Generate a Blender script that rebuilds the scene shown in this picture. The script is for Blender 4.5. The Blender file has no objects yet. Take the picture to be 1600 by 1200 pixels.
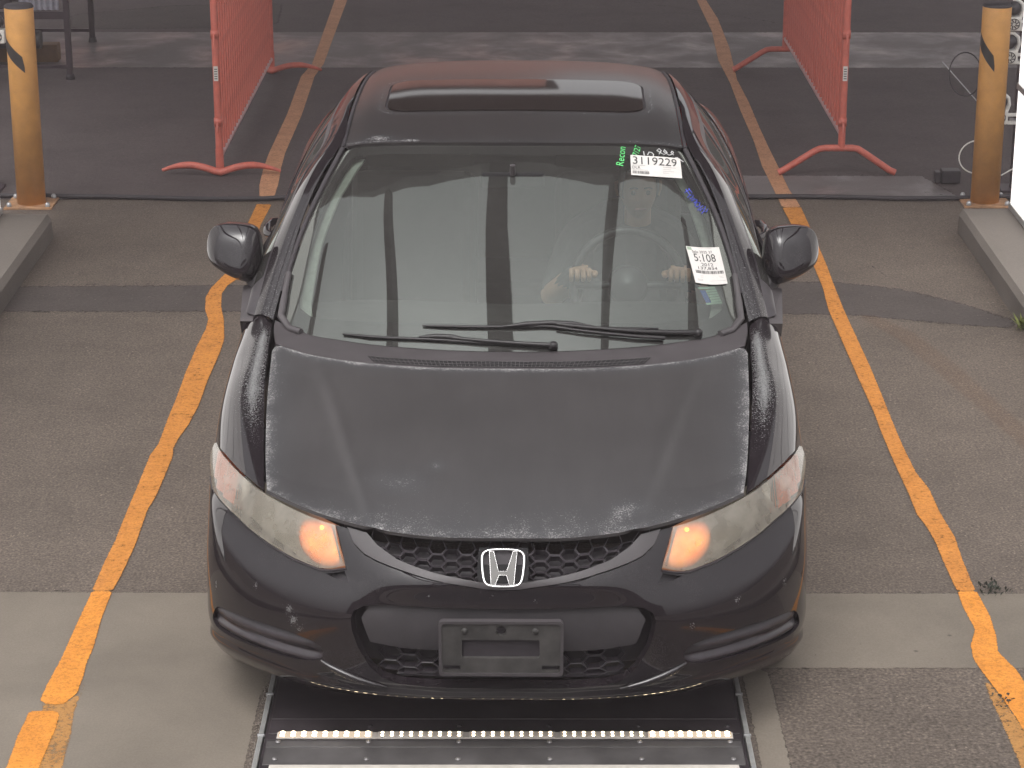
import bpy, bmesh, math, random
import numpy as np
from mathutils import Vector, Matrix
from mathutils.geometry import delaunay_2d_cdt
random.seed(7); np.random.seed(7)
R = math.radians
scene = bpy.context.scene
COL = scene.collection

# ------------------------------------------------------------------ camera
cam_d = bpy.data.cameras.new('camera'); cam = bpy.data.objects.new('camera', cam_d); COL.objects.link(cam)
cam.location = (0, 0, 3.15); cam.rotation_euler = (R(90-18.8), 0, 0)
cam_d.sensor_width = 36; cam_d.lens = 36*3740/1600; cam_d.clip_end = 500; cam_d.clip_start = 0.1
scene.camera = cam

# ------------------------------------------------------------------ sky, sun, exposure
SUN_EL, SUN_AZ = 62, 200
world = bpy.data.worlds.new('World'); scene.world = world; world.use_nodes = True
nt = world.node_tree; bg = nt.nodes['Background']
sky = nt.nodes.new('ShaderNodeTexSky'); sky.sky_type = 'NISHITA'; sky.sun_disc = False
sky.sun_elevation = R(SUN_EL); sky.sun_rotation = R(SUN_AZ); sky.dust_density = 5.0; sky.air_density = 1.0
hs = nt.nodes.new('ShaderNodeHueSaturation'); hs.inputs['Saturation'].default_value = 0.06
nt.links.new(sky.outputs[0], hs.inputs['Color'])
# overcast: luminance rises from horizon to zenith, (1 + 2 sin el) / 3
tcw = nt.nodes.new('ShaderNodeTexCoord'); sep = nt.nodes.new('ShaderNodeSeparateXYZ'); nt.links.new(tcw.outputs['Generated'], sep.inputs[0])
mw = nt.nodes.new('ShaderNodeMath'); mw.operation = 'MULTIPLY_ADD'; mw.inputs[1].default_value = .9; mw.inputs[2].default_value = 1.15; mw.use_clamp = False
mx0 = nt.nodes.new('ShaderNodeMath'); mx0.operation = 'MAXIMUM'; mx0.inputs[1].default_value = 0; nt.links.new(sep.outputs[2], mx0.inputs[0]); nt.links.new(mx0.outputs[0], mw.inputs[0])
vm = nt.nodes.new('ShaderNodeVectorMath'); vm.operation = 'SCALE'; nt.links.new(hs.outputs[0], vm.inputs[0]); nt.links.new(mw.outputs[0], vm.inputs['Scale'])
nt.links.new(vm.outputs[0], bg.inputs['Color'])
bg.inputs['Strength'].default_value = 0.15
sun_d = bpy.data.lights.new('sun', 'SUN'); sun_d.energy = 0.5; sun_d.angle = R(30); sun_d.color = (1, .93, .84)
sun = bpy.data.objects.new('sun', sun_d); COL.objects.link(sun)
sun.rotation_euler = (R(90-SUN_EL), 0, R(180-SUN_AZ)+R(180)*0)
scene.view_settings.view_transform = 'Standard'; scene.view_settings.look = 'None'
scene.view_settings.exposure = 0.14; scene.view_settings.gamma = 1.0
scene.view_settings.use_curve_mapping = False
try:
    scene.cycles.max_bounces = 10; scene.cycles.transparent_max_bounces = 12; scene.cycles.glossy_bounces = 5
    scene.cycles.use_denoising = True; scene.cycles.sample_clamp_indirect = 4
    scene.cycles.caustics_reflective = False; scene.cycles.caustics_refractive = False
except Exception: pass

# ------------------------------------------------------------------ helpers
def tag(o, label=None, cat=None, group=None, kind=None):
    if label: o['label'] = label
    if cat: o['category'] = cat
    if group: o['group'] = group
    if kind: o['kind'] = kind
    return o
def empty(name, loc=(0,0,0), rz=0.0, parent=None):
    o = bpy.data.objects.new(name, None); COL.objects.link(o); o.location = loc; o.rotation_euler = (0,0,rz)
    o.empty_display_size = .2
    if parent: o.parent = parent
    return o
def link_mesh(name, me, parent=None, loc=None):
    o = bpy.data.objects.new(name, me); COL.objects.link(o)
    if parent: o.parent = parent
    if loc: o.location = loc
    return o
def copy_tree(o, parent=None):
    c = o.copy(); COL.objects.link(c)
    if parent is not None: c.parent = parent
    for ch in o.children: copy_tree(ch, c)
    return c

class MB:
    """collects shapes, then builds ONE mesh object"""
    def __init__(s): s.v = []; s.f = []; s.sm = []
    def add(s, verts, faces, smooth=False):
        k = len(s.v); s.v += [tuple(p) for p in verts]; s.f += [tuple(i+k for i in f) for f in faces]; s.sm += [smooth]*len(faces); return s
    def box(s, x0,x1,y0,y1,z0,z1, bev=0.0, M=None):
        if bev <= 0:
            vs = [(x,y,z) for z in (z0,z1) for y in (y0,y1) for x in (x0,x1)]
            fs = [(0,2,3,1),(4,5,7,6),(0,1,5,4),(2,6,7,3),(0,4,6,2),(1,3,7,5)]
            if M is not None: vs = [M @ Vector(p) for p in vs]
            return s.add(vs, fs)
        bm = bmesh.new(); bmesh.ops.create_cube(bm, size=1)
        for v in bm.verts: v.co = Vector(((x0+x1)/2+v.co.x*(x1-x0), (y0+y1)/2+v.co.y*(y1-y0), (z0+z1)/2+v.co.z*(z1-z0)))
        bmesh.ops.bevel(bm, geom=bm.edges[:], offset=bev, segments=3, affect='EDGES', profile=.5)
        if M is not None: bm.transform(M)
        s.frombm(bm, False); return s
    def frombm(s, bm, smooth=True):
        bm.verts.index_update()
        s.add([v.co[:] for v in bm.verts], [[v.index for v in f.verts] for f in bm.faces], smooth); bm.free()
    def tube(s, pts, r, n=10, closed=False, caps=True):
        pts = [Vector(p) for p in pts]; m = len(pts)
        rs = r if isinstance(r, (list, tuple)) else [r]*m
        vs = []; nrm = None
        for i in range(m):
            a = pts[(i-1) % m] if (closed or i > 0) else pts[0]
            b = pts[(i+1) % m] if (closed or i < m-1) else pts[-1]
            t = (b-a).normalized()
            if nrm is None:
                nrm = t.cross(Vector((0,0,1)));
                if nrm.length < .05: nrm = t.cross(Vector((1,0,0)))
                nrm.normalize()
            nrm = (nrm - t*nrm.dot(t)).normalized(); bi = t.cross(nrm)
            for k in range(n):
                q = 2*math.pi*k/n; vs.append(pts[i] + (nrm*math.cos(q)+bi*math.sin(q))*rs[i])
        fs = []
        for i in range(m if closed else m-1):
            j = (i+1) % m
            for k in range(n): fs.append((i*n+k, j*n+k, j*n+(k+1)%n, i*n+(k+1)%n))
        s.add(vs, fs, True)
        if caps and not closed:
            s.add(vs[:n], [tuple(range(n))]); s.add(vs[-n:], [tuple(range(n))[::-1]])
        return s
    def cyl(s, p0, p1, r, n=20): return s.tube([p0, p1], r, n)
    def lathe(s, prof, n=32, c=(0,0,0), M=None):
        """prof: (r,z)"""
        vs = []; m = len(prof)
        for r, z in prof:
            for k in range(n):
                q = 2*math.pi*k/n; p = Vector((r*math.cos(q), r*math.sin(q), z))
                if M is not None: p = M @ p
                vs.append(p + Vector(c))
        fs = [(i*n+k, i*n+(k+1)%n, (i+1)*n+(k+1)%n, (i+1)*n+k) for i in range(m-1) for k in range(n)]
        return s.add(vs, fs, True)
    def prism(s, poly, h0, h1, ax='z'):
        """poly 2D ccw, extruded"""
        def P(a,b,h): return (a,b,h) if ax=='z' else ((a,h,b) if ax=='y' else (h,a,b))
        n = len(poly); vs = [P(a,b,h0) for a,b in poly]+[P(a,b,h1) for a,b in poly]
        fs = [tuple(range(n))[::-1], tuple(range(n,2*n))]+[(i,(i+1)%n,n+(i+1)%n,n+i) for i in range(n)]
        return s.add(vs, fs)
    def build(s, name, mat, parent=None, loc=None, shade=None, mirror=False):
        me = bpy.data.meshes.new(name)
        v = [(-p[0],p[1],p[2]) for p in s.v] if mirror else s.v
        f = [t[::-1] for t in s.f] if mirror else s.f
        me.from_pydata(v, [], f)
        bm = bmesh.new(); bm.from_mesh(me); bmesh.ops.recalc_face_normals(bm, faces=bm.faces[:]); bm.to_mesh(me); bm.free()
        me.polygons.foreach_set('use_smooth', s.sm if shade is None else [shade]*len(s.f))
        if mat: me.materials.append(mat)
        me.update()
        return link_mesh(name, me, parent, loc)

def herm(xk, P, x):
    n = len(xk); sh = (-1,)+(1,)*(P.ndim-1)
    h = (xk[1:]-xk[:-1]).reshape(sh); d = (P[1:]-P[:-1])/h
    T = np.empty_like(P); T[1:-1] = (d[:-1]*h[1:]+d[1:]*h[:-1])/(h[1:]+h[:-1])
    T[0] = 1.5*d[0]-.5*T[1] if n > 2 else d[0]; T[-1] = 1.5*d[-1]-.5*T[-2] if n > 2 else d[-1]
    i = np.clip(np.searchsorted(xk, x, side='right')-1, 0, n-2); hh = xk[i+1]-xk[i]; t = (x-xk[i])/hh
    t = t.reshape(sh); hh = hh.reshape(sh)
    return (2*t**3-3*t**2+1)*P[i]+(t**3-2*t**2+t)*hh*T[i]+(-2*t**3+3*t**2)*P[i+1]+(t**3-t**2)*hh*T[i+1]

class Surf:
    """smooth surface through a grid of control points: rows along b, columns along a"""
    def __init__(s, A, B, G, sym=False, out=(0,0,1), centre=None):
        A = np.array(A, float); G = np.array(G, float)
        if sym:
            M = G[:,1:][:,::-1].copy(); M[...,0] *= -1
            G = np.concatenate([M,G],1); A = np.concatenate([-A[1:][::-1],A])
        s.A, s.B, s.G = A, np.array(B,float), G
        s.out = Vector(out); s.centre = centre
    def ev(s, a, b):
        a = np.atleast_1d(a).astype(float); b = np.atleast_1d(b).astype(float)
        P = herm(s.A, np.swapaxes(s.G,0,1), a); B = s.B; n = len(B)
        h = (B[1:]-B[:-1])[None,:,None]; d = (P[:,1:]-P[:,:-1])/h
        T = np.empty_like(P); T[:,1:-1] = (d[:,:-1]*h[:,1:]+d[:,1:]*h[:,:-1])/(h[:,1:]+h[:,:-1])
        if n > 2: T[:,0] = 1.5*d[:,0]-.5*T[:,1]; T[:,-1] = 1.5*d[:,-1]-.5*T[:,-2]
        else: T[:,0] = d[:,0]; T[:,-1] = d[:,-1]
        i = np.clip(np.searchsorted(B, b, side='right')-1, 0, n-2); r = np.arange(len(a))
        hh = B[i+1]-B[i]; t = ((b-B[i])/hh)[:,None]; hh = hh[:,None]
        return (2*t**3-3*t**2+1)*P[r,i]+(t**3-2*t**2+t)*hh*T[r,i]+(-2*t**3+3*t**2)*P[r,i+1]+(t**3-t**2)*hh*T[r,i+1]
    def nor(s, a, b, e=2e-3):
        a = np.atleast_1d(a).astype(float); b = np.atleast_1d(b).astype(float)
        a0 = np.clip(a-e, s.A[0], s.A[-1]); a1 = np.clip(a+e, s.A[0], s.A[-1]); b0 = np.clip(b-e, s.B[0], s.B[-1]); b1 = np.clip(b+e, s.B[0], s.B[-1])
        n = np.cross(s.ev(a1,b)-s.ev(a0,b), s.ev(a,b1)-s.ev(a,b0)); L = np.linalg.norm(n,axis=1,keepdims=True); n = n/np.maximum(L,1e-12)
        am = np.array([(s.A[0]+s.A[-1])/2+1e-3]); bm_ = np.array([(s.B[0]+s.B[-1])/2])
        q = np.cross(s.ev(am+e,bm_)-s.ev(am-e,bm_), s.ev(am,bm_+e)-s.ev(am,bm_-e))[0]
        if q @ np.array(s.out) < 0: n = -n
        return n
    def p(s, a, b, off=0.0):
        P = s.ev([a],[b])[0]; N = s.nor([a],[b])[0]; return Vector(P+N*off)

def inside(poly, x, y):
    x = np.asarray(x); y = np.asarray(y); c = np.zeros(x.shape, bool); n = len(poly)
    for i in range(n):
        x0,y0 = poly[i]; x1,y1 = poly[(i+1)%n]
        if y0 == y1: continue
        m = ((y0 > y) != (y1 > y)) & (x < (x1-x0)*(y-y0)/(y1-y0)+x0); c ^= m
    return c
def dist_poly(poly, x, y):
    d = np.full(np.shape(x), 1e9); n = len(poly)
    for i in range(n):
        x0,y0 = poly[i]; x1,y1 = poly[(i+1)%n]; L = (x1-x0)**2+(y1-y0)**2+1e-12
        t = np.clip(((x-x0)*(x1-x0)+(y-y0)*(y1-y0))/L, 0, 1); d = np.minimum(d, np.hypot(x-x0-t*(x1-x0), y-y0-t*(y1-y0)))
    return d
def subdiv(poly, step):
    o = []
    for i in range(len(poly)):
        a = poly[i]; b = poly[(i+1)%len(poly)]; n = max(1, int(math.ceil(math.dist(a,b)/step)))
        o += [(a[0]+(b[0]-a[0])*k/n, a[1]+(b[1]-a[1])*k/n) for k in range(n)]
    return o
def smooth_poly(poly, it=1, keep=()):
    for _ in range(it):
        o = []
        for i in range(len(poly)):
            a = poly[i]; b = poly[(i+1)%len(poly)]
            o += [(.75*a[0]+.25*b[0], .75*a[1]+.25*b[1]), (.25*a[0]+.75*b[0], .25*a[1]+.75*b[1])]
        poly = o
    return poly
def mirrored(poly): return [(-a,b) for a,b in poly][::-1]
def cdt(poly, holes, step):
    loops = [subdiv(poly, step)]+[subdiv(h, step) for h in holes]
    co = []; ed = []
    for L in loops:
        k = len(co); co += L; ed += [(k+i, k+(i+1)%len(L)) for i in range(len(L))]
    xs = [p[0] for p in poly]; ys = [p[1] for p in poly]
    gx, gy = np.meshgrid(np.arange(min(xs)+step*.5, max(xs), step), np.arange(min(ys)+step*.5, max(ys), step))
    gx = gx.ravel(); gy = gy.ravel()
    ok = inside(poly, gx, gy)
    for h in holes: ok &= ~inside(h, gx, gy)
    for L in [poly]+list(holes): ok &= dist_poly(L, gx, gy) > step*.55
    co += list(zip(gx[ok].tolist(), gy[ok].tolist()))
    v, e, f, *_ = delaunay_2d_cdt([Vector(c) for c in co], ed, [], 0, 1e-7)
    V = np.array([tuple(p) for p in v]); F = [t for t in f if len(t) == 3]
    Fa = np.array(F); c = V[Fa].mean(1); k = inside(poly, c[:,0], c[:,1])
    for h in holes: k &= ~inside(h, c[:,0], c[:,1])
    return V, Fa[k]
def set_normals(me, N): me.normals_split_custom_set_from_vertices([tuple(n) for n in N])
def panel(name, sf, poly, mat, parent=None, holes=(), step=.02, rim=.012, off=0.0, mirror=False, attr=None, bump=None):
    V, F = cdt(poly, holes, step)
    P = sf.ev(V[:,0], V[:,1]); N = sf.nor(V[:,0], V[:,1])
    o_ = off if bump is None else off+bump(V[:,0], V[:,1])[:,None]
    P = P+N*o_
    if bump is not None:     # refresh normals numerically
        e = 2e-3
        def Q(a,b): return sf.ev(a,b)+sf.nor(a,b)*(off+bump(a,b)[:,None])
        a,b = V[:,0],V[:,1]; n2 = np.cross(Q(a+e,b)-Q(a-e,b), Q(a,b+e)-Q(a,b-e)); n2 /= np.maximum(np.linalg.norm(n2,axis=1,keepdims=True),1e-12)
        n2 *= np.sign((n2*N).sum(1,keepdims=True)+1e-9); N = n2
    g = np.cross(P[F[:,1]]-P[F[:,0]], P[F[:,2]]-P[F[:,0]]); flip = (g*N[F[:,0]]).sum(1) < 0
    F = np.where(flip[:,None], F[:,::-1], F)
    verts = P.tolist(); norms = N.tolist(); faces = F.tolist()
    if rim > 0:
        cnt = {}
        for t in faces:
            for i in range(3):
                a, b = t[i], t[(i+1)%3]; cnt[(a,b)] = 1
        bd = [(a,b) for (a,b) in cnt if (b,a) not in cnt]
        mp = {}
        def dup(i, low):
            k = (i,low)
            if k not in mp:
                mp[k] = len(verts); q = P[i]-N[i]*rim*low; verts.append(q.tolist()); norms.append(None)
            return mp[k]
        acc = {}
        for a,b in bd:
            ia, ib, ja, jb = dup(a,0), dup(b,0), dup(a,1), dup(b,1); faces.append([ia, ja, jb, ib])
            t = P[b]-P[a]; n = np.cross(t, N[a]); n = n/max(np.linalg.norm(n),1e-9)
            for k in (ia,ib,ja,jb): acc[k] = acc.get(k, 0)+n
        for k,n in acc.items(): norms[k] = (n/max(np.linalg.norm(n),1e-9)).tolist()
    if mirror:
        verts = [(-x,y,z) for x,y,z in verts]; norms = [(-x,y,z) for x,y,z in norms]; faces = [f[::-1] for f in faces]
    me = bpy.data.meshes.new(name); me.from_pydata(verts, [], faces)
    me.polygons.foreach_set('use_smooth', [True]*len(faces)); me.update(); set_normals(me, norms)
    if attr is not None:
        w = np.zeros(len(verts)); w[:len(V)] = attr(V[:,0], V[:,1])
        at = me.attributes.new('wear_glow', 'FLOAT', 'POINT'); at.data.foreach_set('value', w.astype(np.float32))
    me.materials.append(mat)
    return link_mesh(name, me, parent)

# ------------------------------------------------------------------ materials
class Mat:
    def __init__(s, name):
        s.m = bpy.data.materials.new(name); s.m.use_nodes = True; s.t = s.m.node_tree; s.b = s.t.nodes['Principled BSDF']
    def n(s, typ, **kw):
        x = s.t.nodes.new(typ)
        for k,v in kw.items():
            if k in x.inputs: x.inputs[k].default_value = v
            else: setattr(x, k, v)
        return x
    def l(s, a, b): s.t.links.new(a, b)
    def co(s): return s.n('ShaderNodeTexCoord').outputs['Object']
    def noise(s, scale, detail=3, rough=.55, vec=None, dist=0.0):
        x = s.n('ShaderNodeTexNoise'); x.inputs['Scale'].default_value = scale; x.inputs['Detail'].default_value = detail
        x.inputs['Roughness'].default_value = rough; x.inputs['Distortion'].default_value = dist
        s.l(vec if vec is not None else s.co(), x.inputs['Vector']); return x.outputs['Fac']
    def ramp(s, fac, stops):
        x = s.n('ShaderNodeValToRGB'); e = x.color_ramp.elements
        while len(e) < len(stops): e.new(.5)
        for k,(p,c) in enumerate(stops):
            e[k].position = p; e[k].color = (c,c,c,1) if isinstance(c,(int,float)) else (*c,1)
        s.l(fac, x.inputs['Fac']); return x.outputs['Color']
    def mix(s, fac, a, b, mode='MIX'):
        x = s.n('ShaderNodeMix', data_type='RGBA', blend_type=mode)
        for sock, val in ((x.inputs[0],fac),(x.inputs[6],a),(x.inputs[7],b)):
            if hasattr(val,'links') or isinstance(val, bpy.types.NodeSocket): s.l(val, sock)
            elif sock == x.inputs[0]: sock.default_value = val
            else: sock.default_value = (val,val,val,1) if isinstance(val,(int,float)) else (*val,1)
        return x.outputs[2]
    def math(s, op, a, b=0.0, clamp=False):
        x = s.n('ShaderNodeMath', operation=op); x.use_clamp = clamp
        for k,v in enumerate((a,b)):
            if isinstance(v, bpy.types.NodeSocket): s.l(v, x.inputs[k])
            else: x.inputs[k].default_value = v
        return x.outputs[0]
    def attr(s, name):
        x = s.n('ShaderNodeAttribute', attribute_name=name); return x.outputs['Fac']
    def bump(s, h, strength=.3, dist=.01):
        x = s.n('ShaderNodeBump'); x.inputs['Strength'].default_value = strength; x.inputs['Distance'].default_value = dist
        s.l(h, x.inputs['Height']); s.l(x.outputs[0], s.b.inputs['Normal']); return x
    def ragged(s, width, scale=45, extra=None):
        n = s.noise(scale, 4, .7); e = s.attr('edge')
        v = s.math('ADD', s.math('MULTIPLY', e, 1.0/width), s.math('SUBTRACT', n, .52))
        a = s.math('MULTIPLY', v, 5.0, True)
        if extra is not None: a = s.math('MULTIPLY', a, extra, True)
        tr = s.n('ShaderNodeBsdfTransparent'); mx = s.n('ShaderNodeMixShader'); s.l(a, mx.inputs[0]); s.l(tr.outputs[0], mx.inputs[1]); s.l(s.b.outputs[0], mx.inputs[2])
        s.l(mx.outputs[0], s.t.nodes['Material Output'].inputs['Surface'])
    def set(s, **kw):
        nm = dict(col='Base Color', rough='Roughness', metal='Metallic', coat='Coat Weight', coatr='Coat Roughness', spec='Specular IOR Level', ior='IOR', emis='Emission Color', es='Emission Strength', trans='Transmission Weight', alpha='Alpha')
        for k,v in kw.items():
            i = s.b.inputs[nm[k]]
            if isinstance(v, bpy.types.NodeSocket): s.l(v, i)
            elif isinstance(v,(tuple,list)): i.default_value = (*v,1)
            else: i.default_value = v
        return s
def simple(name, col, rough=.5, metal=0.0, var=.12, scale=30, spec=.5, coat=0.0, bump=0.0):
    m = Mat(name); n = m.noise(scale, 4)
    lo = tuple(c*(1-var) for c in col); hi = tuple(min(1,c*(1+var)) for c in col)
    m.set(col=m.ramp(n, [(.3,lo),(.7,hi)]), rough=rough, metal=metal, spec=spec, coat=coat)
    if bump: m.bump(n, bump, .002)
    return m.m
def emissive(name, col, s):
    m = Mat(name); m.set(col=(0,0,0), emis=col, es=s, rough=.4); return m.m

def asphalt(name, base, dark=.55, coarse=1.0, warm=(1.0,.80,.66), spread=.5, rough=.85, edge=None):
    m = Mat(name); c = m.co()
    fine = m.noise(115*coarse, 2, .6, c); mid = m.noise(45*coarse, 3, .75, c); big = m.noise(1.3, 5, .6, c); blot = m.noise(6, 4, .65, c)
    b = tuple(base*w for w in warm)
    col = m.ramp(fine, [(.30, tuple(x*dark for x in b)), (.50, b), (.68, tuple(min(1,x*(1+spread)) for x in b)), (.78, tuple(min(1,x*(1+2.2*spread)) for x in b))])
    col = m.mix(.65, col, m.ramp(mid, [(.28,.58),(.5,.97),(.72,1.33)]), 'MULTIPLY')
    col = m.mix(.85, col, m.ramp(big, [(.28,.76),(.5,1.0),(.72,1.14)]), 'MULTIPLY')
    st = m.noise(3.1, 3, .5, c, .6); col = m.mix(m.ramp(st, [(.66,0.0),(.74,.45)]), col, tuple(x*.55 for x in b))
    col = m.mix(.6, col, m.ramp(blot, [(.32,.78),(.55,1.0),(.8,1.12)]), 'MULTIPLY')
    v = m.n('ShaderNodeTexVoronoi'); v.inputs['Scale'].default_value = 5.0; m.l(c, v.inputs['Vector'])
    sp = m.ramp(v.outputs['Distance'], [(.02,.35),(.045,1.0)]); col = m.mix(.8, col, sp, 'MULTIPLY')
    v2 = m.n('ShaderNodeTexVoronoi'); v2.inputs['Scale'].default_value = 38.0; m.l(c, v2.inputs['Vector'])
    pb_ = m.ramp(v2.outputs['Distance'], [(.10,1.0),(.16,0.0)]); pk = m.ramp(m.noise(7,2,.5,c), [(.5,0.0),(.62,1.0)])
    col = m.mix(m.math('MULTIPLY', pb_, m.math('MULTIPLY', pk, .55)), col, tuple(min(1,x*3.2) for x in b))
    m.set(col=col, rough=rough, spec=.3); m.bump(mid, .5, .004)
    if edge: m.ragged(edge, 30)
    return m.m
def concrete(name, base, warm=(1,.85,.69), rough=.8, stain=.25, edge=None, spec=.3):
    m = Mat(name); c = m.co(); a = m.noise(2.2, 6, .6, c, .3); f = m.noise(160, 2, .5, c); st = m.noise(.9, 3, .5, c)
    b = tuple(base*w for w in warm)
    col = m.ramp(a, [(.3, tuple(x*(1-stain) for x in b)), (.65, b), (.85, tuple(x*1.12 for x in b))])
    col = m.mix(.5, col, m.ramp(f, [(.3,.8),(.7,1.15)]), 'MULTIPLY')
    col = m.mix(.7, col, m.ramp(st, [(.35,.82),(.7,1.08)]), 'MULTIPLY')
    v = m.n('ShaderNodeTexVoronoi'); v.inputs['Scale'].default_value = 4.0; m.l(c, v.inputs['Vector'])
    col = m.mix(.75, col, m.ramp(v.outputs['Distance'], [(.018,.25),(.04,1.0)]), 'MULTIPLY')
    m.set(col=col, rough=rough if rough > .5 else m.ramp(a, [(.35,rough),(.6,.75)]), spec=spec); m.bump(f, .15, .002)
    if edge: m.ragged(edge, 35)
    return m.m
def road_paint(name, col, thin=.0, edge=.011, cover=1.0):
    """thin paint that leaves the pits of the surface below bare and frays at its edges"""
    m = Mat(name); c = m.co(); f = m.noise(150, 3, .65, c); g = m.noise(9, 4, .6, c); big = m.noise(2.1, 4, .6, c); mid = m.noise(60, 3, .7, c)
    cc = m.ramp(f, [(.28, tuple(x*.62 for x in col)), (.48, col), (.75, tuple(min(1,x*1.10) for x in col))])
    cc = m.mix(.8, cc, m.ramp(g, [(.3,(.78,.74,.72)),(.65,(1.04,1.04,1.04))]), 'MULTIPLY')
    cc = m.mix(.8, cc, m.ramp(mid, [(.3,.60),(.5,1.0),(.7,1.08)]), 'MULTIPLY')
    m.set(col=cc, rough=.75, spec=.25); m.bump(mid, .45, .004)
    w = m.math('ADD', m.math('MULTIPLY', mid, .55), m.math('ADD', m.math('MULTIPLY', g, .25), m.math('MULTIPLY', big, .2)))
    bare = m.ramp(w, [(.34+thin, .45*cover), (.44+thin, cover)])
    m.ragged(edge, 85, bare); return m.m

M = {}
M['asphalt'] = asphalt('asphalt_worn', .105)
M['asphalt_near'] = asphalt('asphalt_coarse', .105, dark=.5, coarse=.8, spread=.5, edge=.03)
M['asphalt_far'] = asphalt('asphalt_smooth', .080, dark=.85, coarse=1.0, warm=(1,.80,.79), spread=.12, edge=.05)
M['patch'] = asphalt('asphalt_patch', .066, dark=.78, coarse=1.3, warm=(1,.83,.77), spread=.15, edge=.09)
M['crack'] = asphalt('dark_crack', .028, dark=.6, coarse=1.0, warm=(1,.92,.88), spread=.3, edge=.010)
M['concrete'] = concrete('concrete_pad', .185, edge=.02)
M['concrete_far'] = concrete('concrete_strip_far', .135, warm=(1,.86,.86), rough=.28, edge=.05, spec=.55)
M['kerb'] = concrete('kerb_concrete', .175, warm=(1,.88,.78), stain=.12)
M['yellow'] = road_paint('yellow_road_paint', (.50,.20,.040))
M['yellow_fresh'] = road_paint('fresh_yellow_paint', (.60,.232,.036), -.10)
M['yellow_faded'] = road_paint('faded_yellow_paint', (.46,.23,.07), .03, .02, .75)
M['yellow_old'] = road_paint('old_yellow_paint', (.55,.28,.155), -.02, .010, .9)
M['yellow_ghost'] = road_paint('nearly_gone_paint', (.26,.145,.08), .04, .05, .13)
M['bollard'] = simple('bollard_paint', (.60,.30,.09), .5, var=.12, scale=12, bump=.1)
M['bollard_base'] = simple('scuffed_base_paint', (.30,.165,.085), .6, var=.35, scale=22)
M['tape'] = simple('black_tape', (.03,.027,.027), .4)
M['red'] = simple('red_barrier_paint', (.48,.115,.082), .5, var=.15, scale=25)
M['rail_worn'] = simple('worn_barrier_rail', (.48,.30,.30), .4, metal=.3, var=.15)
M['black_plastic'] = simple('black_plastic', (.032,.027,.031), .45, var=.2)
M['grey_plastic'] = simple('faded_grey_plastic', (.058,.051,.054), .5, var=.12, scale=12)
M['bar_plastic'] = simple('dull_black_bar', (.036,.032,.035), .55, var=.2, scale=8)
M['grille_plastic'] = simple('grille_plastic', (.036,.030,.035), .38, var=.15)
M['dusty_plastic'] = simple('dusty_plate_bracket', (.045,.042,.040), .55, var=.45, scale=14)
M['rubber'] = simple('rubber', (.028,.023,.027), .7)
M['chrome'] = simple('chrome', (.75,.74,.74), .12, metal=1.0, var=.03)
M['letter'] = simple('emblem_grey', (.095,.09,.085), .45)
M['emblem'] = simple('emblem_chrome', (.12,.115,.11), .25, metal=1.0, var=.03)
M['steel'] = simple('galvanised_steel', (.42,.42,.43), .4, metal=.7, var=.15)
M['dull_steel'] = simple('dull_screw', (.22,.21,.21), .4, metal=.5)
M['alu'] = simple('aluminium_trim', (.45,.45,.44), .35, metal=.6, var=.12)
M['ramp_black'] = simple('scanner_black_steel', (.034,.028,.031), .32, var=.4, scale=8)
M['ramp_grey'] = simple('scanner_grey_steel', (.075,.070,.070), .35, var=.35, scale=9)
M['white_plastic'] = simple('white_plastic', (.72,.70,.66), .45, var=.06)
M['dark_metal'] = simple('dark_red_black_metal', (.036,.024,.030), .45, var=.2)
M['interior'] = simple('dark_interior_fabric', (.042,.037,.037), .85, var=.2)
M['interior_grey'] = simple('grey_interior_trim', (.05,.047,.045), .8, var=.15)
M['paper'] = simple('white_paper', (.58,.555,.53), .7, var=.04)
M['ink'] = simple('black_ink', (.02,.02,.02), .7)
M['light_panel'] = emissive('light_panel_white', (1,.96,.93), 1.5)
M['wiper'] = simple('wiper_black', (.014,.012,.013), .45)
M['slot'] = simple('vent_shadow_plastic', (.008,.007,.008), .9)
M['tyre'] = simple('tyre_rubber', (.02,.019,.019), .8)
M['rim'] = simple('alloy_wheel', (.35,.35,.36), .3, metal=.9)

def car_paint():
    m = Mat('black_car_paint'); c = m.co(); d = m.noise(9, 5, .6, c); d2 = m.noise(420, 2, .6, c)
    dust = m.ramp(m.math('MULTIPLY', m.ramp(d, [(.45,.0),(.75,1.0)]), m.ramp(d2, [(.5,0.0),(.72,1.0)])), [(0,0.0),(1,.6)])
    wear_glow = m.attr('wear_glow'); sp = m.noise(230, 3, .7, c)
    thr = m.math('SUBTRACT', m.math('ADD', sp, m.math('MULTIPLY', wear_glow, .33)), .66)
    speck = m.math('MULTIPLY', m.math('MULTIPLY', thr, 9.0, True), m.math('GREATER_THAN', wear_glow, .02))
    col = m.mix(dust, (.013,.010,.012), (.050,.045,.045)); col = m.mix(speck, col, (.17,.17,.17))
    fadem = m.math('MULTIPLY', wear_glow, 1.5, True)
    r = m.math('ADD', m.math('MULTIPLY', speck, .4), m.math('ADD', .03, m.math('MULTIPLY', fadem, .3)))
    m.set(col=col, rough=r, spec=.55); return m.m
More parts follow.
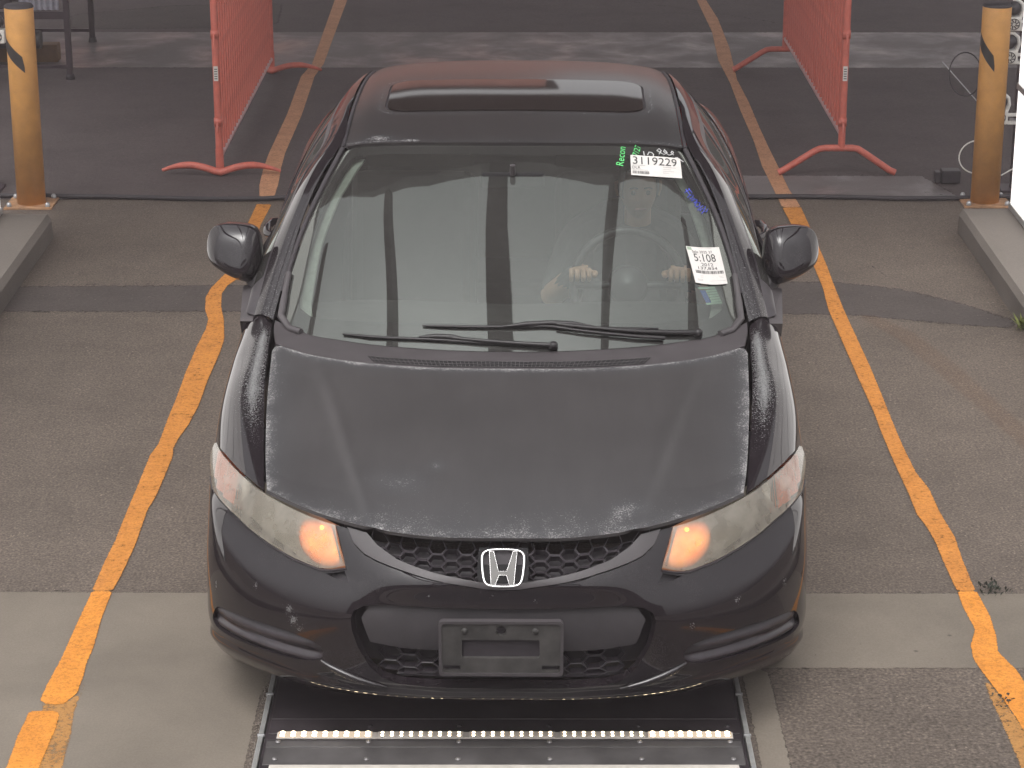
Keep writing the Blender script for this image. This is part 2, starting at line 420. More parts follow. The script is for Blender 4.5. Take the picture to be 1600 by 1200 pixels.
def faded_paint(name='faded_black_paint', rough=.42, k=1.0):
    """clear coat gone dull; wear 0..1 = how strongly the coat has flaked there"""
    m = Mat(name); c = m.co(); wear_glow = m.attr('wear_glow')
    big = m.noise(2.6, 5, .6, c); st = m.n('ShaderNodeMapping'); st.inputs['Scale'].default_value = (9,1.2,1); m.l(m.co(), st.inputs['Vector'])
    streak = m.noise(3, 4, .6, st.outputs[0])
    col = m.ramp(big, [(.3,tuple(k*x for x in (.043,.039,.040))),(.7,tuple(k*x for x in (.057,.052,.053)))]); col = m.mix(.5, col, m.ramp(streak, [(.3,.85),(.7,1.12)]), 'MULTIPLY')
    col = m.mix(m.math('MULTIPLY', wear_glow, .35, True), col, (.072,.078,.088))
    sp = m.noise(215, 3, .75, c); sp2 = m.noise(14, 5, .75, c)
    s = m.math('ADD', m.math('MULTIPLY', sp, .75), m.math('MULTIPLY', sp2, .38))
    thr = m.math('SUBTRACT', m.math('ADD', s, m.math('MULTIPLY', wear_glow, .27)), .79)
    speck = m.math('MULTIPLY', m.math('MULTIPLY', thr, 10.0, True), m.math('MULTIPLY', wear_glow, 3.0, True))
    col = m.mix(speck, col, (.28,.27,.268))
    m.set(col=col, rough=m.math('ADD', rough, m.math('MULTIPLY', speck, .3)), spec=.45)
    m.bump(m.noise(300,2,.5,c), .06, .001); return m.m
def glass(name, tint=(.64,.70,.67), ior=1.95, refl=1.0):
    m = Mat(name); t = m.t; t.nodes.remove(m.b); out = t.nodes['Material Output']
    tr = m.n('ShaderNodeBsdfTransparent'); tr.inputs['Color'].default_value = (*tint,1)
    gl = m.n('ShaderNodeBsdfGlossy'); gl.inputs['Roughness'].default_value = .015; gl.inputs['Color'].default_value = (.93*refl,1.0*refl,.94*refl,1)
    fr = m.n('ShaderNodeFresnel'); fr.inputs['IOR'].default_value = ior
    mx = m.n('ShaderNodeMixShader'); m.l(fr.outputs[0], mx.inputs[0]); m.l(tr.outputs[0], mx.inputs[1]); m.l(gl.outputs[0], mx.inputs[2])
    du = m.n('ShaderNodeBsdfDiffuse'); du.inputs['Color'].default_value = (.42,.40,.38,1)
    f = m.noise(3, 5, .6); dm = m.math('MULTIPLY', m.ramp(f, [(.3,.6),(.8,1.0)]), .075)
    m2 = m.n('ShaderNodeMixShader'); m.l(dm, m2.inputs[0]); m.l(mx.outputs[0], m2.inputs[1]); m.l(du.outputs[0], m2.inputs[2])
    m.l(m2.outputs[0], out.inputs['Surface']); return m.m
def lens_mat():
    m = Mat('hazed_headlight_lens'); t = m.t; out = t.nodes['Material Output']
    f = m.noise(14, 4, .6); g = m.noise(60, 3, .6)
    col = m.ramp(f, [(.3,(.29,.265,.225)),(.7,(.40,.37,.32))]); m.set(col=col, rough=.16, spec=.6, coat=.6)
    tr = m.n('ShaderNodeBsdfTransparent'); tr.inputs['Color'].default_value = (.95,.93,.86,1)
    mx = m.n('ShaderNodeMixShader'); m.l(m.ramp(f, [(.3,.50),(.75,.66)]), mx.inputs[0]); m.l(tr.outputs[0], mx.inputs[1]); m.l(m.b.outputs[0], mx.inputs[2])
    m.l(mx.outputs[0], out.inputs['Surface']); return m.m
M['paint'] = car_paint(); M['faded'] = faded_paint(k=.86); M['roof_paint'] = faded_paint('worn_roof_paint', .24, .62)
M['windshield'] = glass('windshield_glass'); M['side_glass'] = glass('side_glass', (.35,.37,.36), 1.42)
M['frit'] = simple('black_glass_frit', (.034,.029,.031), .12, var=.05)
M['sunroof'] = simple('dark_sunroof_glass', (.020,.015,.014), .05, var=.05, spec=.7)
M['lens'] = lens_mat()
M['amber'] = simple('amber_reflector', (.62,.14,.06), .3, var=.25, scale=20)
M['reflector'] = simple('headlight_reflector', (.40,.38,.33), .3, metal=.4, var=.2, scale=10)
M['glow'] = None
def glow_mat():
    m = Mat('lit_headlight_bowl'); c = m.co(); n = m.noise(22, 4, .65, c)
    col = m.ramp(n, [(.3,(1,.18,.03)),(.5,(1,.28,.05)),(.72,(1,.40,.08))])
    at = m.attr('wear_glow'); m.set(col=(.3,.12,.06), emis=col, rough=.4)
    m.l(m.math('MULTIPLY', m.math('POWER', at, .75), 2.7), m.b.inputs['Emission Strength']); return m.m  # bulb light on the bowl painted as emission, fading towards its outline
M['glow'] = glow_mat()
M['bulb'] = emissive('bulb_filament', (1,.62,.06), 5.0)
M['led'] = emissive('warm_white_led', (1,.80,.52), 14.0)
M['led_base'] = emissive('lit_led_strip', (1,.80,.60), .75)
M['led_base_dim'] = simple('led_strip_base', (.50,.46,.42), .35, var=.1)
M['skin'] = simple('skin', (.52,.30,.20), .5, var=.06)
M['shirt'] = simple('grey_shirt', (.09,.085,.09), .9)
M['hair'] = simple('dark_hair', (.02,.014,.01), .6)

# ------------------------------------------------------------------ setting: ground, markings
def sheet(name, poly, z, mat, step=.06, label=None, kind='structure', ragged=True, smooth=0):
    """flat ground sheet; vertex attribute edge = distance to its outline in metres, used for a ragged worn edge"""
    if smooth: poly = smooth_poly(poly, smooth)
    if ragged: V, F = cdt(poly, [], step)
    else:
        V = np.array(poly, float); F = [tuple(range(len(poly)))]
    me = bpy.data.meshes.new(name); me.from_pydata([(p[0],p[1],z) for p in V.tolist()], [], [tuple(int(i) for i in f) for f in F])
    bm = bmesh.new(); bm.from_mesh(me)
    for fc in bm.faces:
        fc.normal_update()
        if fc.normal.z < 0: fc.normal_flip()
    bm.to_mesh(me); bm.free(); me.materials.append(mat)
    at = me.attributes.new('edge', 'FLOAT', 'POINT'); at.data.foreach_set('value', (dist_poly(poly, V[:,0], V[:,1]) if ragged else np.ones(len(V))).astype(np.float32))
    o = link_mesh(name, me); o['kind'] = kind
    if label: o['label'] = label
    return o
sheet('ground', [(-60,-55),(60,-55),(60,75),(-60,75)], 0, M['asphalt'], ragged=False)
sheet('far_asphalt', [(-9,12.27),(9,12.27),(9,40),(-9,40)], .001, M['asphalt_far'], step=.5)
sheet('near_asphalt', [(.77,5.2),(4.4,5.2),(4.4,6.60),(.77,6.60)], .001, M['asphalt_near'], step=.06)
sheet('concrete_pad', [(-4.2,2.0),(-.76,2.0),(-.74,6.4),(-.70,6.6),(-.70,7.145),(-1.7,7.155),(-4.2,7.15)], .001, M['concrete'], step=.05)
sheet('concrete_strip', [(-.70,6.580),(3.6,6.575),(3.6,7.14),(-.70,7.14)], .002, M['concrete'], step=.05)
sheet('concrete_edge', [(.69,2.0),(.785,2.0),(.775,6.58),(.69,6.58)], .002, M['concrete'], step=.03)
sheet('trench_patch', [(-2.45,10.25),(-1.0,10.25),(.5,10.23),(1.5,10.20),(1.95,10.06),(2.2,10.0),(2.24,10.12),(2.05,10.38),(1.80,10.62),(1.5,10.74),(-.3,10.70),(-2.42,10.66)], .0015, M['patch'], step=.05)
sheet('concrete_patch', [(1.15,12.28),(2.38,12.29),(2.25,12.79),(1.15,12.80)], .002, M['concrete_far'], step=.06)
sheet('concrete_band', [(-9,15.80),(9,15.78),(9,17.07),(-9,17.12)], .002, M['concrete_far'], step=.25)
sheet('dark_patch', [(-3.2,17.2),(-1.9,17.25),(-1.7,17.45),(-1.75,18.3),(-2.6,18.2),(-3.3,17.8)], .003, M['patch'], step=.08)
def crack(pts, w, z=.006, seed=1):
    rr = random.Random(seed); up = []; dn = []
    P = []
    for k in range(len(pts)-1):
        n = max(2, int(math.dist(pts[k],pts[k+1])/.06))
        P += [(pts[k][0]+(pts[k+1][0]-pts[k][0])*i/n, pts[k][1]+(pts[k+1][1]-pts[k][1])*i/n) for i in range(n)]
    P.append(pts[-1])
    for k,(x,y) in enumerate(P):
        a = P[max(0,k-1)]; b_ = P[min(len(P)-1,k+1)]; d = math.dist(a,b_) or 1; nx,ny = -(b_[1]-a[1])/d, (b_[0]-a[0])/d
        j = rr.uniform(-.6,.6)*w; h = w*rr.uniform(.35,1.0)*(.15 if k in (0,len(P)-1) else 1)
        up.append((x+nx*(j+h), y+ny*(j+h))); dn.append((x+nx*(j-h), y+ny*(j-h)))
    sheet('crack', up+dn[::-1], z, M['crack'], step=.05)
crack([(-4,7.155),(-2.2,7.162),(-.72,7.155)],.005,.0028,1); crack([(.9,7.143),(2.0,7.145),(3.5,7.142)],.006,.0028,2); crack([(.8,6.575),(2.0,6.572),(3.5,6.57)],.006,.0028,3)
crack([(-2.35,10.245),(-1.6,10.235),(-1.0,10.25)],.012,.0028,4); crack([(.95,10.19),(1.5,10.17),(2.1,10.02)],.010,.0028,5)
crack([(-2.35,10.67),(-1.7,10.69),(-1.3,10.68)],.009,.0028,6)
crack([(1.70,11.05),(1.78,10.75)],.008,.0028,7); crack([(.9,18.4),(1.5,17.9),(2.1,17.3),(2.8,17.0)],.02,.0028,8); crack([(1.35,18.0),(1.55,17.5)],.02,.0028,9)
crack([(-4.0,18.1),(-2.6,18.0),(-1.6,18.25),(-1.2,18.5)],.02,.0028,10); crack([(-9,15.79),(-3,15.80),(-1.5,15.79)],.012,.0028,11); crack([(1.2,12.80),(1.8,12.81),(2.3,12.80)],.012,.0028,12)
crack([(2.15,12.45),(2.45,12.28)],.014,.0028,13)

LL = [(-1.369,18.456),(-1.345,15.908),(-1.384,15.501),(-1.373,14.336),(-1.385,13.324),(-1.381,12.985),(-1.365,12.576),(-1.335,12.285)]
LR = [(-1.27,18.456),(-1.264,15.908),(-1.292,15.501),(-1.279,14.336),(-1.29,13.324),(-1.281,12.985),(-1.261,12.576),(-1.258,12.285)]
L2L = [(-1.337,12.164),(-1.344,11.751),(-1.333,11.064),(-1.359,10.833),(-1.392,10.632),(-1.4,10.478),(-1.379,10.278),(-1.347,10.133),(-1.341,9.992),(-1.349,9.764),(-1.352,9.418),(-1.348,9.093),(-1.348,8.825),(-1.345,8.536),(-1.359,8.411),(-1.359,8.088),(-1.36,7.851),(-1.359,7.587),(-1.365,7.419),(-1.368,7.153)]
L2Lb = [(-1.368,7.153),(-1.368,7.102),(-1.373,6.904),(-1.376,6.669),(-1.381,6.557),(-1.387,6.456),(-1.388,6.358)]
L2R = [(-1.256,12.164),(-1.272,11.751),(-1.266,11.064),(-1.284,10.78),(-1.319,10.663),(-1.33,10.529),(-1.31,10.328),(-1.276,10.133),(-1.242,9.854),(-1.238,9.675),(-1.246,9.294),(-1.244,8.977),(-1.256,8.752),(-1.274,8.607),(-1.28,8.487),(-1.27,8.398),(-1.272,8.197),(-1.275,8.005),(-1.287,7.851),(-1.282,7.558),(-1.29,7.284),(-1.299,7.153)]
L2Rb = [(-1.299,7.153),(-1.3,6.953),(-1.289,6.715),(-1.292,6.624),(-1.286,6.513),(-1.285,6.405),(-1.302,6.358)]
L2end = [(-1.313,6.337),(-1.339,6.329),(-1.369,6.337)]
L3 = [(-1.406,6.288),(-1.323,6.292),(-1.312,6.259),(-1.307,6.178),(-1.309,6.06),(-1.311,5.927),(-1.311,5.835),(-1.32,5.2),(-1.42,5.2),(-1.407,5.835),(-1.404,5.965),(-1.409,6.138),(-1.406,6.218)]
LF = [(-1.377,6.337),(-1.302,6.358),(-1.287,6.418),(-1.291,6.504),(-1.271,6.469),(-1.273,6.3),(-1.257,6.138),(-1.253,6.041),(-1.245,5.927),(-1.241,5.835),(-1.25,5.2),(-1.34,5.2),(-1.329,5.835),(-1.329,6.021)]
RL = [(1.424,18.456),(1.436,17.106),(1.395,16.041),(1.409,15.295),(1.401,14.427),(1.404,13.646),(1.391,13.015),(1.399,12.576),(1.407,12.098)]
RLb = [(1.407,12.098),(1.417,11.713),(1.438,11.064),(1.437,10.632),(1.419,10.278),(1.421,9.764),(1.422,9.294),(1.426,8.901),(1.421,8.643),(1.421,8.33),(1.425,8.005),(1.423,7.821),(1.439,7.702),(1.446,7.558),(1.444,7.419),(1.445,7.284),(1.447,7.153)]
RLc = [(1.447,7.153),(1.443,7.027),(1.451,6.856),(1.415,6.738),(1.407,6.646),(1.415,6.557),(1.438,6.405),(1.457,6.259),(1.464,6.158),(1.47,5.2)]
RR = [(1.498,18.456),(1.524,17.623),(1.512,16.498),(1.467,15.398),(1.478,14.706),(1.475,13.983),(1.477,13.403),(1.483,13.015),(1.485,12.506),(1.507,12.098)]
RRb = [(1.507,12.098),(1.507,11.652),(1.505,11.064),(1.496,10.632),(1.491,10.278),(1.492,9.945),(1.494,9.502),(1.491,9.173),(1.485,8.788),(1.483,8.501),(1.488,8.23),(1.509,8.068),(1.509,7.851),(1.522,7.615),(1.514,7.447),(1.509,7.205),(1.513,7.153)]
RRc = [(1.513,7.153),(1.519,6.953),(1.51,6.808),(1.494,6.692),(1.51,6.624),(1.526,6.557),(1.537,6.426),(1.559,6.259),(1.57,5.2)]
RF = [(1.414,6.579),(1.438,6.405),(1.462,6.238),(1.489,6.06),(1.47,5.2),(1.40,5.2),(1.411,5.983),(1.41,6.238),(1.406,6.384)]
far_ext = lambda L, R_: [(L[0][0],22)]+L+R_[::-1]+[(R_[0][0],22)]
sheet('lane_line', far_ext(LL,LR), .0036, M['yellow_old'], step=.022)
sheet('lane_line', L2L+L2R[::-1], .0036, M['yellow'], step=.016)
sheet('lane_line', L2Lb+L2end[::-1]+L2Rb[::-1], .0036, M['yellow_fresh'], step=.012)
sheet('lane_line', L3, .0044, M['yellow_fresh'], step=.012)
sheet('lane_line', LF, .0026, M['yellow_faded'], step=.014)
sheet('lane_line', far_ext(RL,RR), .0036, M['yellow_old'], step=.022)
sheet('lane_line', RLb+RRb[::-1], .0036, M['yellow'], step=.016)
sheet('lane_line', RLc+RRc[::-1], .0036, M['yellow_fresh'], step=.012)
sheet('old_line_ghost', [(1.53,10.2),(1.66,9.85),(1.78,9.27),(1.88,8.75),(1.95,8.38),(2.03,8.54),(1.95,8.97),(1.87,9.46),(1.76,9.93),(1.62,10.2)], .0026, M['yellow_ghost'], step=.04)
sheet('lane_line', RF, .0026, M['yellow_faded'], step=.014)

def kerb(sx):
    x0 = sx
    b = MB()
    prof = [(0,0),(0,.095),(.02,.122),(.42,.126),(.42,0)]
    ys = np.arange(2.0, 11.61, .3).tolist()+[11.61]; vs = []; n = len(prof)
    for y in ys:
        for i,(a,z) in enumerate(prof):
            j = random.uniform(-.004,.004) if i in (0,1) else 0
            vs.append(((a+j)*1.0, y, z))
    fs = [(i*n+k,(i+1)*n+k,(i+1)*n+(k+1)%n,i*n+(k+1)%n) for i in range(len(ys)-1) for k in range(n)]
    fs += [tuple(range(n)), tuple(range((len(ys)-1)*n, len(ys)*n))[::-1]]
    b.add(vs, fs)
    return b
o = kerb(0).build('kerb', M['kerb'], loc=(2.235,0,0)); tag(o, 'raised concrete kerb along the right lane edge, under the light wall', kind='structure')
o = kerb(0).build('kerb', M['kerb'], mirror=True, loc=(-2.285,-.1,0)); tag(o, 'raised concrete kerb along the left lane edge', kind='structure')

# ------------------------------------------------------------------ shed over the far half of the lane (seen only as shade and reflection)
ROOF_Y = 9.12; ROOF_Z = 5.0
shed = empty('drive_through_shed', (0, ROOF_Y, 0)); tag(shed, 'dark open-ended shed roof over the far end of the lane, with beams added for their reflection', 'shed')
dark = simple('shed_dark_sheet', (.05,.045,.045), .9, var=.2, scale=2)
b = MB()
b.prism([(-5.4,12.5),(-5.4,3.9),(-4.1,2.4),(-2.7,.85),(-1.9,.2),(-1.4,.04),(-.12,0),(1.0,0),(2.2,.5),(3.06,1.02),(4.2,2.4),(5.4,3.9),(5.4,12.5)], ROOF_Z, ROOF_Z+.3); b.build('roof', dark, shed)  # front edge shaped to give the windshield its reflected arc
for x in (-5.3,5.3):
    for y in (4.5,8.5,12.3): MB().box(x-.08,x+.08,y-.08,y+.08,0,ROOF_Z-.002).build('post', dark, shed)
STRIPE_BEAMS = [(-3.0,.13),(-1.46,.09),(-.12,.115),(1.0,.09),(2.25,.12)]  # unseen beams added for the dark stripes reflected in the windshield
for x,w in STRIPE_BEAMS:
    b = MB(); b.box(x-w/2,x+w/2,-13.5,-.002,ROOF_Z-.05,ROOF_Z+.25); b.build('stripe_beam', dark, shed)
for x in (-3.6,3.6): MB().box(x-.1,x+.1,-13.5,-13.3,0,ROOF_Z-.3).build('portal_post', dark, shed)
b = MB(); b.box(-3.8,3.8,-13.7,-13.5,ROOF_Z-.3,ROOF_Z+.3); b.build('cross_beam', dark, shed)
wh = empty('added_warehouse', (0,-24,0)); tag(wh, 'long low dark building added behind the camera, unseen, for the bumper to reflect', 'building')  # out of view, added so the front of the bumper reflects dark
b = MB(); b.box(-30,30,-10,0,0,8.2); b.build('wall', simple('added_block_cladding', (.10,.085,.08), .8, var=.25, scale=.6), wh)
b = MB(); b.box(-30.5,30.5,-10.5,.5,8.2,8.5); b.build('roof', dark, wh)
for k in range(7):
    b = MB(); b.box(-21+k*7-1.6,-21+k*7+1.6,.0021,.12,0,4.2); b.build('roller_door', simple('roller_door_grey', (.16,.15,.15), .6), wh) if k == 0 else link_mesh('roller_door', bpy.data.objects['roller_door'].data, wh, (k*7,0,0))
# unseen brick block, added and stepped in height for the car roof's reddish reflection
bb = empty('added_brick_block', (0,38,0)); tag(bb, 'unseen red brick block added beyond the shed, reflected in the car roof', 'building')
brick = simple('red_brick', (.30,.13,.10), .85, var=.2, scale=3)
b = MB(); b.box(-16,.6,0,8,0,8.5); b.build('wall', brick, bb)
b = MB(); b.box(.602,16,0,8,0,5.0); b.build('wall', brick, bb)
b = MB(); b.box(-16.3,.9,-.3,8.3,8.502,8.75); b.build('roof', dark, bb)
b = MB(); b.box(.902,16.3,-.3,8.3,5.002,5.25); b.build('roof', dark, bb)

# ------------------------------------------------------------------ bollards
def bollard(name, loc, label, flip=1):
    t = empty(name, loc); tag(t, label, 'bollard', 'yellow bollards at the lane edge')
    b = MB(); b.lathe([(.0,0.012),(.074,.012),(.074,1.035),(.070,1.045)], 40); b.build('post', M['bollard'], t)
    b = MB(); b.lathe([(.0745,1.036),(.074,1.044),(.066,1.052),(.0,1.055)], 40); b.build('cap', M['rubber'], t)
    b = MB(); b.box(-.125,.125,-.115,.115,.0,.012,.003); b.build('base_plate', M['bollard_base'], t)
    for x in (-.1,.1):
        for y in (-.09,.09):
            b = MB(); b.lathe([(0,.034),(.008,.034),(.013,.026),(.013,.013)], 10, (x,y,0)); b.build('bolt', M['steel'], t)
    # band of black tape lying slantwise over the post
    vs = []; fs = []; n = 14
    for i in range(n+1):
        q = R(-176+106*i/n) if flip > 0 else R(-182+85*i/n)
        z = .86-.13*i/n
        for dz in (0,.075 if 0 < i < n else .03): vs.append((.0752*math.cos(q), .0752*math.sin(q), z+dz-.02))
    fs = [(2*i,2*i+2,2*i+3,2*i+1) for i in range(n)]
    b = MB(); b.add(vs, fs, True); b.build('tape', M['tape'], t)
    return t
bollard('bollard', (-2.515,12.17,0), 'yellow steel bollard with slanted black tape at the left kerb end')
bollard('bollard', (2.48,12.20,0), 'yellow steel bollard with black tape beside the white light wall and small cameras', -1)

# ------------------------------------------------------------------ light walls
def light_wall(name, x, sgn, y1, label):
    t = empty(name, (x, y1, 0)); tag(t, label, 'light panel', 'light walls beside the lane')
    L = 4.4
    zs = [(.16,.735),(.765,1.34),(1.37,1.95),(1.98,2.56),(2.59,3.15)]
    for z0,z1 in zs:
        b = MB(); b.box(0,.02,-L,-.015,z0,z1) if sgn > 0 else b.box(-.02,0,-L,-.015,z0,z1); b.build('lit_panel', M['light_panel'], t)
    for z in (.145,.75,1.355,1.965,2.575,3.165):
        b = MB(); b.box(-.006 if sgn>0 else -.045,.045 if sgn>0 else .006,-L-.02,0,z-.016,z+.0145); b.build('frame_rail', M['alu'], t)
    b = MB(); b.box(.02 if sgn>0 else -.07, .07 if sgn>0 else -.02, -L,-.014,.16,3.15); b.build('back_casing', M['black_plastic'], t)
    for yy in (-.06,-L/2,-L+.06):
        b = MB(); b.box(.01 if sgn>0 else -.05,.05 if sgn>0 else -.01,yy-.02,yy+.02,.121,.129); b.build('foot', M['steel'], t)
    return t
light_wall('light_wall', 2.485, 1, 11.60, 'bright white light wall standing on the right kerb')
light_wall('light_wall', -2.53, -1, 11.50, 'bright white light wall standing on the left kerb, only its edge in view')

# ------------------------------------------------------------------ barriers
def barrier(name, loc, L, rz, label, foot, rail_z, sticker_side):
    t = empty(name, loc, rz); tag(t, label, 'barrier', 'red crowd barriers along the lane')
    H = 1.12; r = .0195
    b = MB(); k = .12
    pts = [(0,0,rail_z-.06),(0,0,H-k)]+[(0,k-k*math.cos(q),H-k+k*math.sin(q)) for q in np.linspace(0,math.pi/2,7)[1:]]
    pts += [(0,L-k+k*math.sin(q),H-k+k*math.cos(q)) for q in np.linspace(0,math.pi/2,7)]+[(0,L,rail_z-.06)]
    b.tube(pts, r, 14); b.build('frame', M['red'], t)
    b = MB(); b.cyl((0,.012,rail_z),(0,L-.012,rail_z),.0135,12); b.build('bottom_rail', M['rail_worn'], t)
    n = 26; m = None
    for i in range(n):
        y = (i+1)*L/(n+1)
        if m is None:
            o = MB().cyl((0,0,rail_z+.005),(0,0,H-.01),.0078,8).build('bar', M['red'], t, (0,y,0)); m = o.data
        else: link_mesh('bar', m, t, (0,y,0))
    for y in (0,L):
        b = MB()
        if foot == 'bridge':
            h = .155
            b.tube([(-.34,y,.018),(-.315,y,.03),(-.15,y,h-.02),(-.12,y,h-.005),(-.09,y,h),(.06,y,h),(.09,y,h-.005),(.13,y,h-.03),(.27,y,.03),(.30,y,.018)],.019,12)
            b.cyl((0,y,h),(0,y,rail_z-.05),.021,12)
        else:
            P = []; rr = []
            for q in np.linspace(-.32,.33,23):
                u = abs(q)/.33; P.append((q, y-.02*math.cos(u*math.pi)-.0, .012+.05*math.sin(min(1,u)*math.pi)**1.0*.75+.010)); rr.append(.020*(1-.6*max(0,u-.55)/.45))
            b.tube(P, rr, 12); b.cyl((0,y,.02),(0,y,rail_z+.05),.0225,12)
        b.build('foot', M['red'], t)
    for y in (0,):
        for z in (.30,.78):
            b = MB(); b.lathe([(.0,-.022),(.0235,-.022),(.0235,.022),(0,.022)], 14, (0,y,z)); b.tube([(0,y-.02,z),(0,y-.045,z-.002),(0,y-.045,z-.05)],.006,8); b.build('hook', M['red'], t)
    b = MB(); b.box(sticker_side*.0 - .012,.012,-.0212,-.0198,.53,.61); b.build('sticker', M['paper'], t)
    b = MB()
    for k_ in range(5): b.box(-.008,.008,-.0218,-.0213,.54+.013*k_,.545+.013*k_)
    b.build('sticker_print', M['ink'], t)
    return t
barrier('crowd_barrier', (-1.60,12.80,0), 2.80, R(-.3), 'red crowd barrier left of the car, on flat wavy feet', 'flat', .10, 1)
barrier('crowd_barrier', (1.800,12.80,0), 2.85, R(0), 'red crowd barrier right of the car, on raised bridge feet', 'bridge', .225, -1)

# ------------------------------------------------------------------ cable across the lane
pts = []
for x in np.linspace(-3.2,3.0,60):
    y = 12.25+.02*math.sin(x*1.7)+(.06*max(0,x-2.0))+.015*math.sin(x*5)+(.10*max(0,-x-2.3))
    pts.append((x,y,.017+(.004 if abs(x)<1.3 else 0)+.012*max(0,math.sin(x*2.3))*(x>1.6)))
o = MB().tube(pts,.0125,10).build('ground_cable', M['rubber']); tag(o, 'black cable lying across the lane behind the car', 'cable')
pts2 = [(2.66+.085*math.cos(q), 12.42+.03*math.sin(q), .52+.11*math.sin(q)) for q in np.linspace(R(20),R(330),26)]
o = MB().tube([(x-.28,y,z+.12) for x,y,z in pts2],.0035,6).build('loose_wire', M['rubber']); tag(o, 'thin black wire loop hanging behind the right bollard', 'wire')
pts3 = [(2.47+.10*math.cos(q), 12.40, .20+.09*math.sin(q)) for q in np.linspace(R(60),R(300),22)]+[(2.60,12.40,.10),(2.70,12.4,.16)]
o = MB().tube(pts3,.004,6).build('loose_wire', M['white_plastic']); tag(o, 'thin white wire curving round the foot of the right bollard', 'wire')
o = MB().tube([(2.28,12.55,.68),(2.40,12.5,.55),(2.52,12.45,.42)],.003,6).build('loose_wire', M['steel']); tag(o, 'thin straight grey wire slanting down behind the right bollard', 'wire')
b = MB(); b.box(-.05,.05,-.04,.04,0,.07,.006); b.box(-.085,-.055,-.03,.03,0.0,.06,.004); o = b.build('power_box', M['black_plastic'], loc=(2.37,12.62,.01)); tag(o, 'small black power box on the ground behind the right bollard', 'power box')

# ------------------------------------------------------------------ camera heads on their poles
def camera_head(loc, label, face=-1):
    t = empty('inspection_camera', loc); tag(t, label, 'camera', 'white camera heads on dark poles')
    b = MB(); b.box(-.055,.03,-.03,.03,-.055,.02,.008); b.build('bracket', M['white_plastic'], t)
    b = MB()
    for k in range(8):
        q = 2*math.pi*k/8; b.tube([(-.012+.009*math.cos(q),-.0315,-.018+.009*math.sin(q)),(-.012+.026*math.cos(q+.5),-.0315,-.018+.026*math.sin(q+.5))],.0028,6)
    b.tube([(-.012+.028*math.cos(q),-.0315,-.018+.028*math.sin(q)) for q in np.linspace(0,2*math.pi,21)[:-1]],.002,6,closed=True)
    b.build('fan_guard', M['black_plastic'], t)
    b = MB(); b.box(.03,.10,-.02,.02,-.055,-.043); b.box(.03,.10,-.02,.02,-.012,-.002); b.build('arm', M['white_plastic'], t)
    b = MB(); b.lathe([(0,-.03),(.03,-.03),(.036,-.015),(.036,.015),(.03,.03),(0,.032)], 20, (-.015,-.012,.062), Matrix.Rotation(R(70),4,'X')); b.build('lens_barrel', M['black_plastic'], t)
    b = MB(); b.tube([(.022,-.01,.015),(.034,-.01,.05),(.028,-.01,.085),(.005,-.01,.105),(-.02,-.01,.108)],.011,10); b.build('housing', M['white_plastic'], t)
    return t
for px_, z, lb in ((2.665,.93,'white camera head by the right bollard, topmost of three'),(2.655,.755,'white camera head by the right bollard, middle of three'),(2.625,.435,'white camera head by the right bollard, lowest of three')):
    camera_head((px_-.045,12.40,z), lb)
def pole(loc, label):
    t = empty('camera_pole', loc); tag(t, label, 'pole', 'dark camera poles')
    b = MB(); b.box(-.03,.03,-.02,.02,0,1.5,.004); b.build('post', M['dark_metal'], t)
    b = MB(); b.box(-.09,.09,-.08,.08,0,.012,.003); b.build('base_plate', M['dark_metal'], t)
    for z in (.435,.755,.93):
        b = MB(); b.box(-.06,.06,-.028,-.021,z-.06,z-.045); b.build('shelf', M['steel'], t)
pole((2.70,12.50,0), 'dark upright pole carrying cameras behind the right bollard')
pole((-2.82,12.50,0), 'dark upright pole carrying a camera at the left picture edge')
t = camera_head((-2.70,12.42,.86), 'white camera head at the left picture edge beside the bollard'); t.scale = (-1,1,1)
# ------------------------------------------------------------------ rack with grey curtain behind the left bollard
t = empty('equipment_rack', (-3.35,15.42,0)); tag(t, 'dark metal rack with a grey curtain behind the left bollard', 'rack')
for (x,y) in ((.47,0),(.40,1.30),(-.9,0),(-.9,1.3)):
    b = MB(); b.box(x-.018,x+.018,y-.018,y+.018,.03,1.6); b.build('leg', M['dark_metal'], t)
    b = MB(); b.lathe([(0,0),(.03,0),(.025,.035),(0,.04)], 12, (x,y,0)); b.build('foot', M['rubber'], t)
for z,h in ((.085,.022),(.42,.05),(1.2,.05)):
    b = MB(); b.box(-.88,.451,-.012,.012,z-h/2,z+h/2); b.build('rail', M['dark_metal'], t)
    b = MB(); b.box(-.88,.38,1.288,1.312,z-h/2,z+h/2); b.build('rail', M['dark_metal'], t)
b = MB(); b.box(-.75,.10,.10,.7,.44,1.5,.01); b.build('cabinet', M['dark_metal'], t)
vs = []; n = 40
for i in range(n+1):
    u = i/n; x = .16+.02*math.sin(u*40)*.5; y = .05+u*1.1
    vs += [(x+.10*u, y, .45+.0*u), (x+.10*u, y, 1.5)]
m_c = simple('grey_curtain_sheet', (.30,.29,.33), .35, var=.3, scale=18)
b = MB(); b.add(vs, [(2*i,2*i+2,2*i+3,2*i+1) for i in range(n)], True)
vs = [( .16+.26*i/n, .02+.01*math.sin(i*1.1), z) for i in range(n+1) for z in (.45,1.5)]
b.add(vs, [(2*i,2*i+2,2*i+3,2*i+1) for i in range(n)], True); b.build('curtain', m_c, t)
o = MB().tube([(-3.75,15.75,.20),(-3.12,15.75,.20)],.06,16).build('paper_roll', M['tape']); tag(o, 'black roll lying on the floor under the dark rack', 'roll')
b = MB(); b.box(-3.72,-3.06,15.98,16.1,.0,.12,.01); o = b.build('wheel_chock', simple('dull_orange_paint',(.14,.075,.03),.6)); tag(o, 'dull orange block lying beneath the dark rack', 'block')

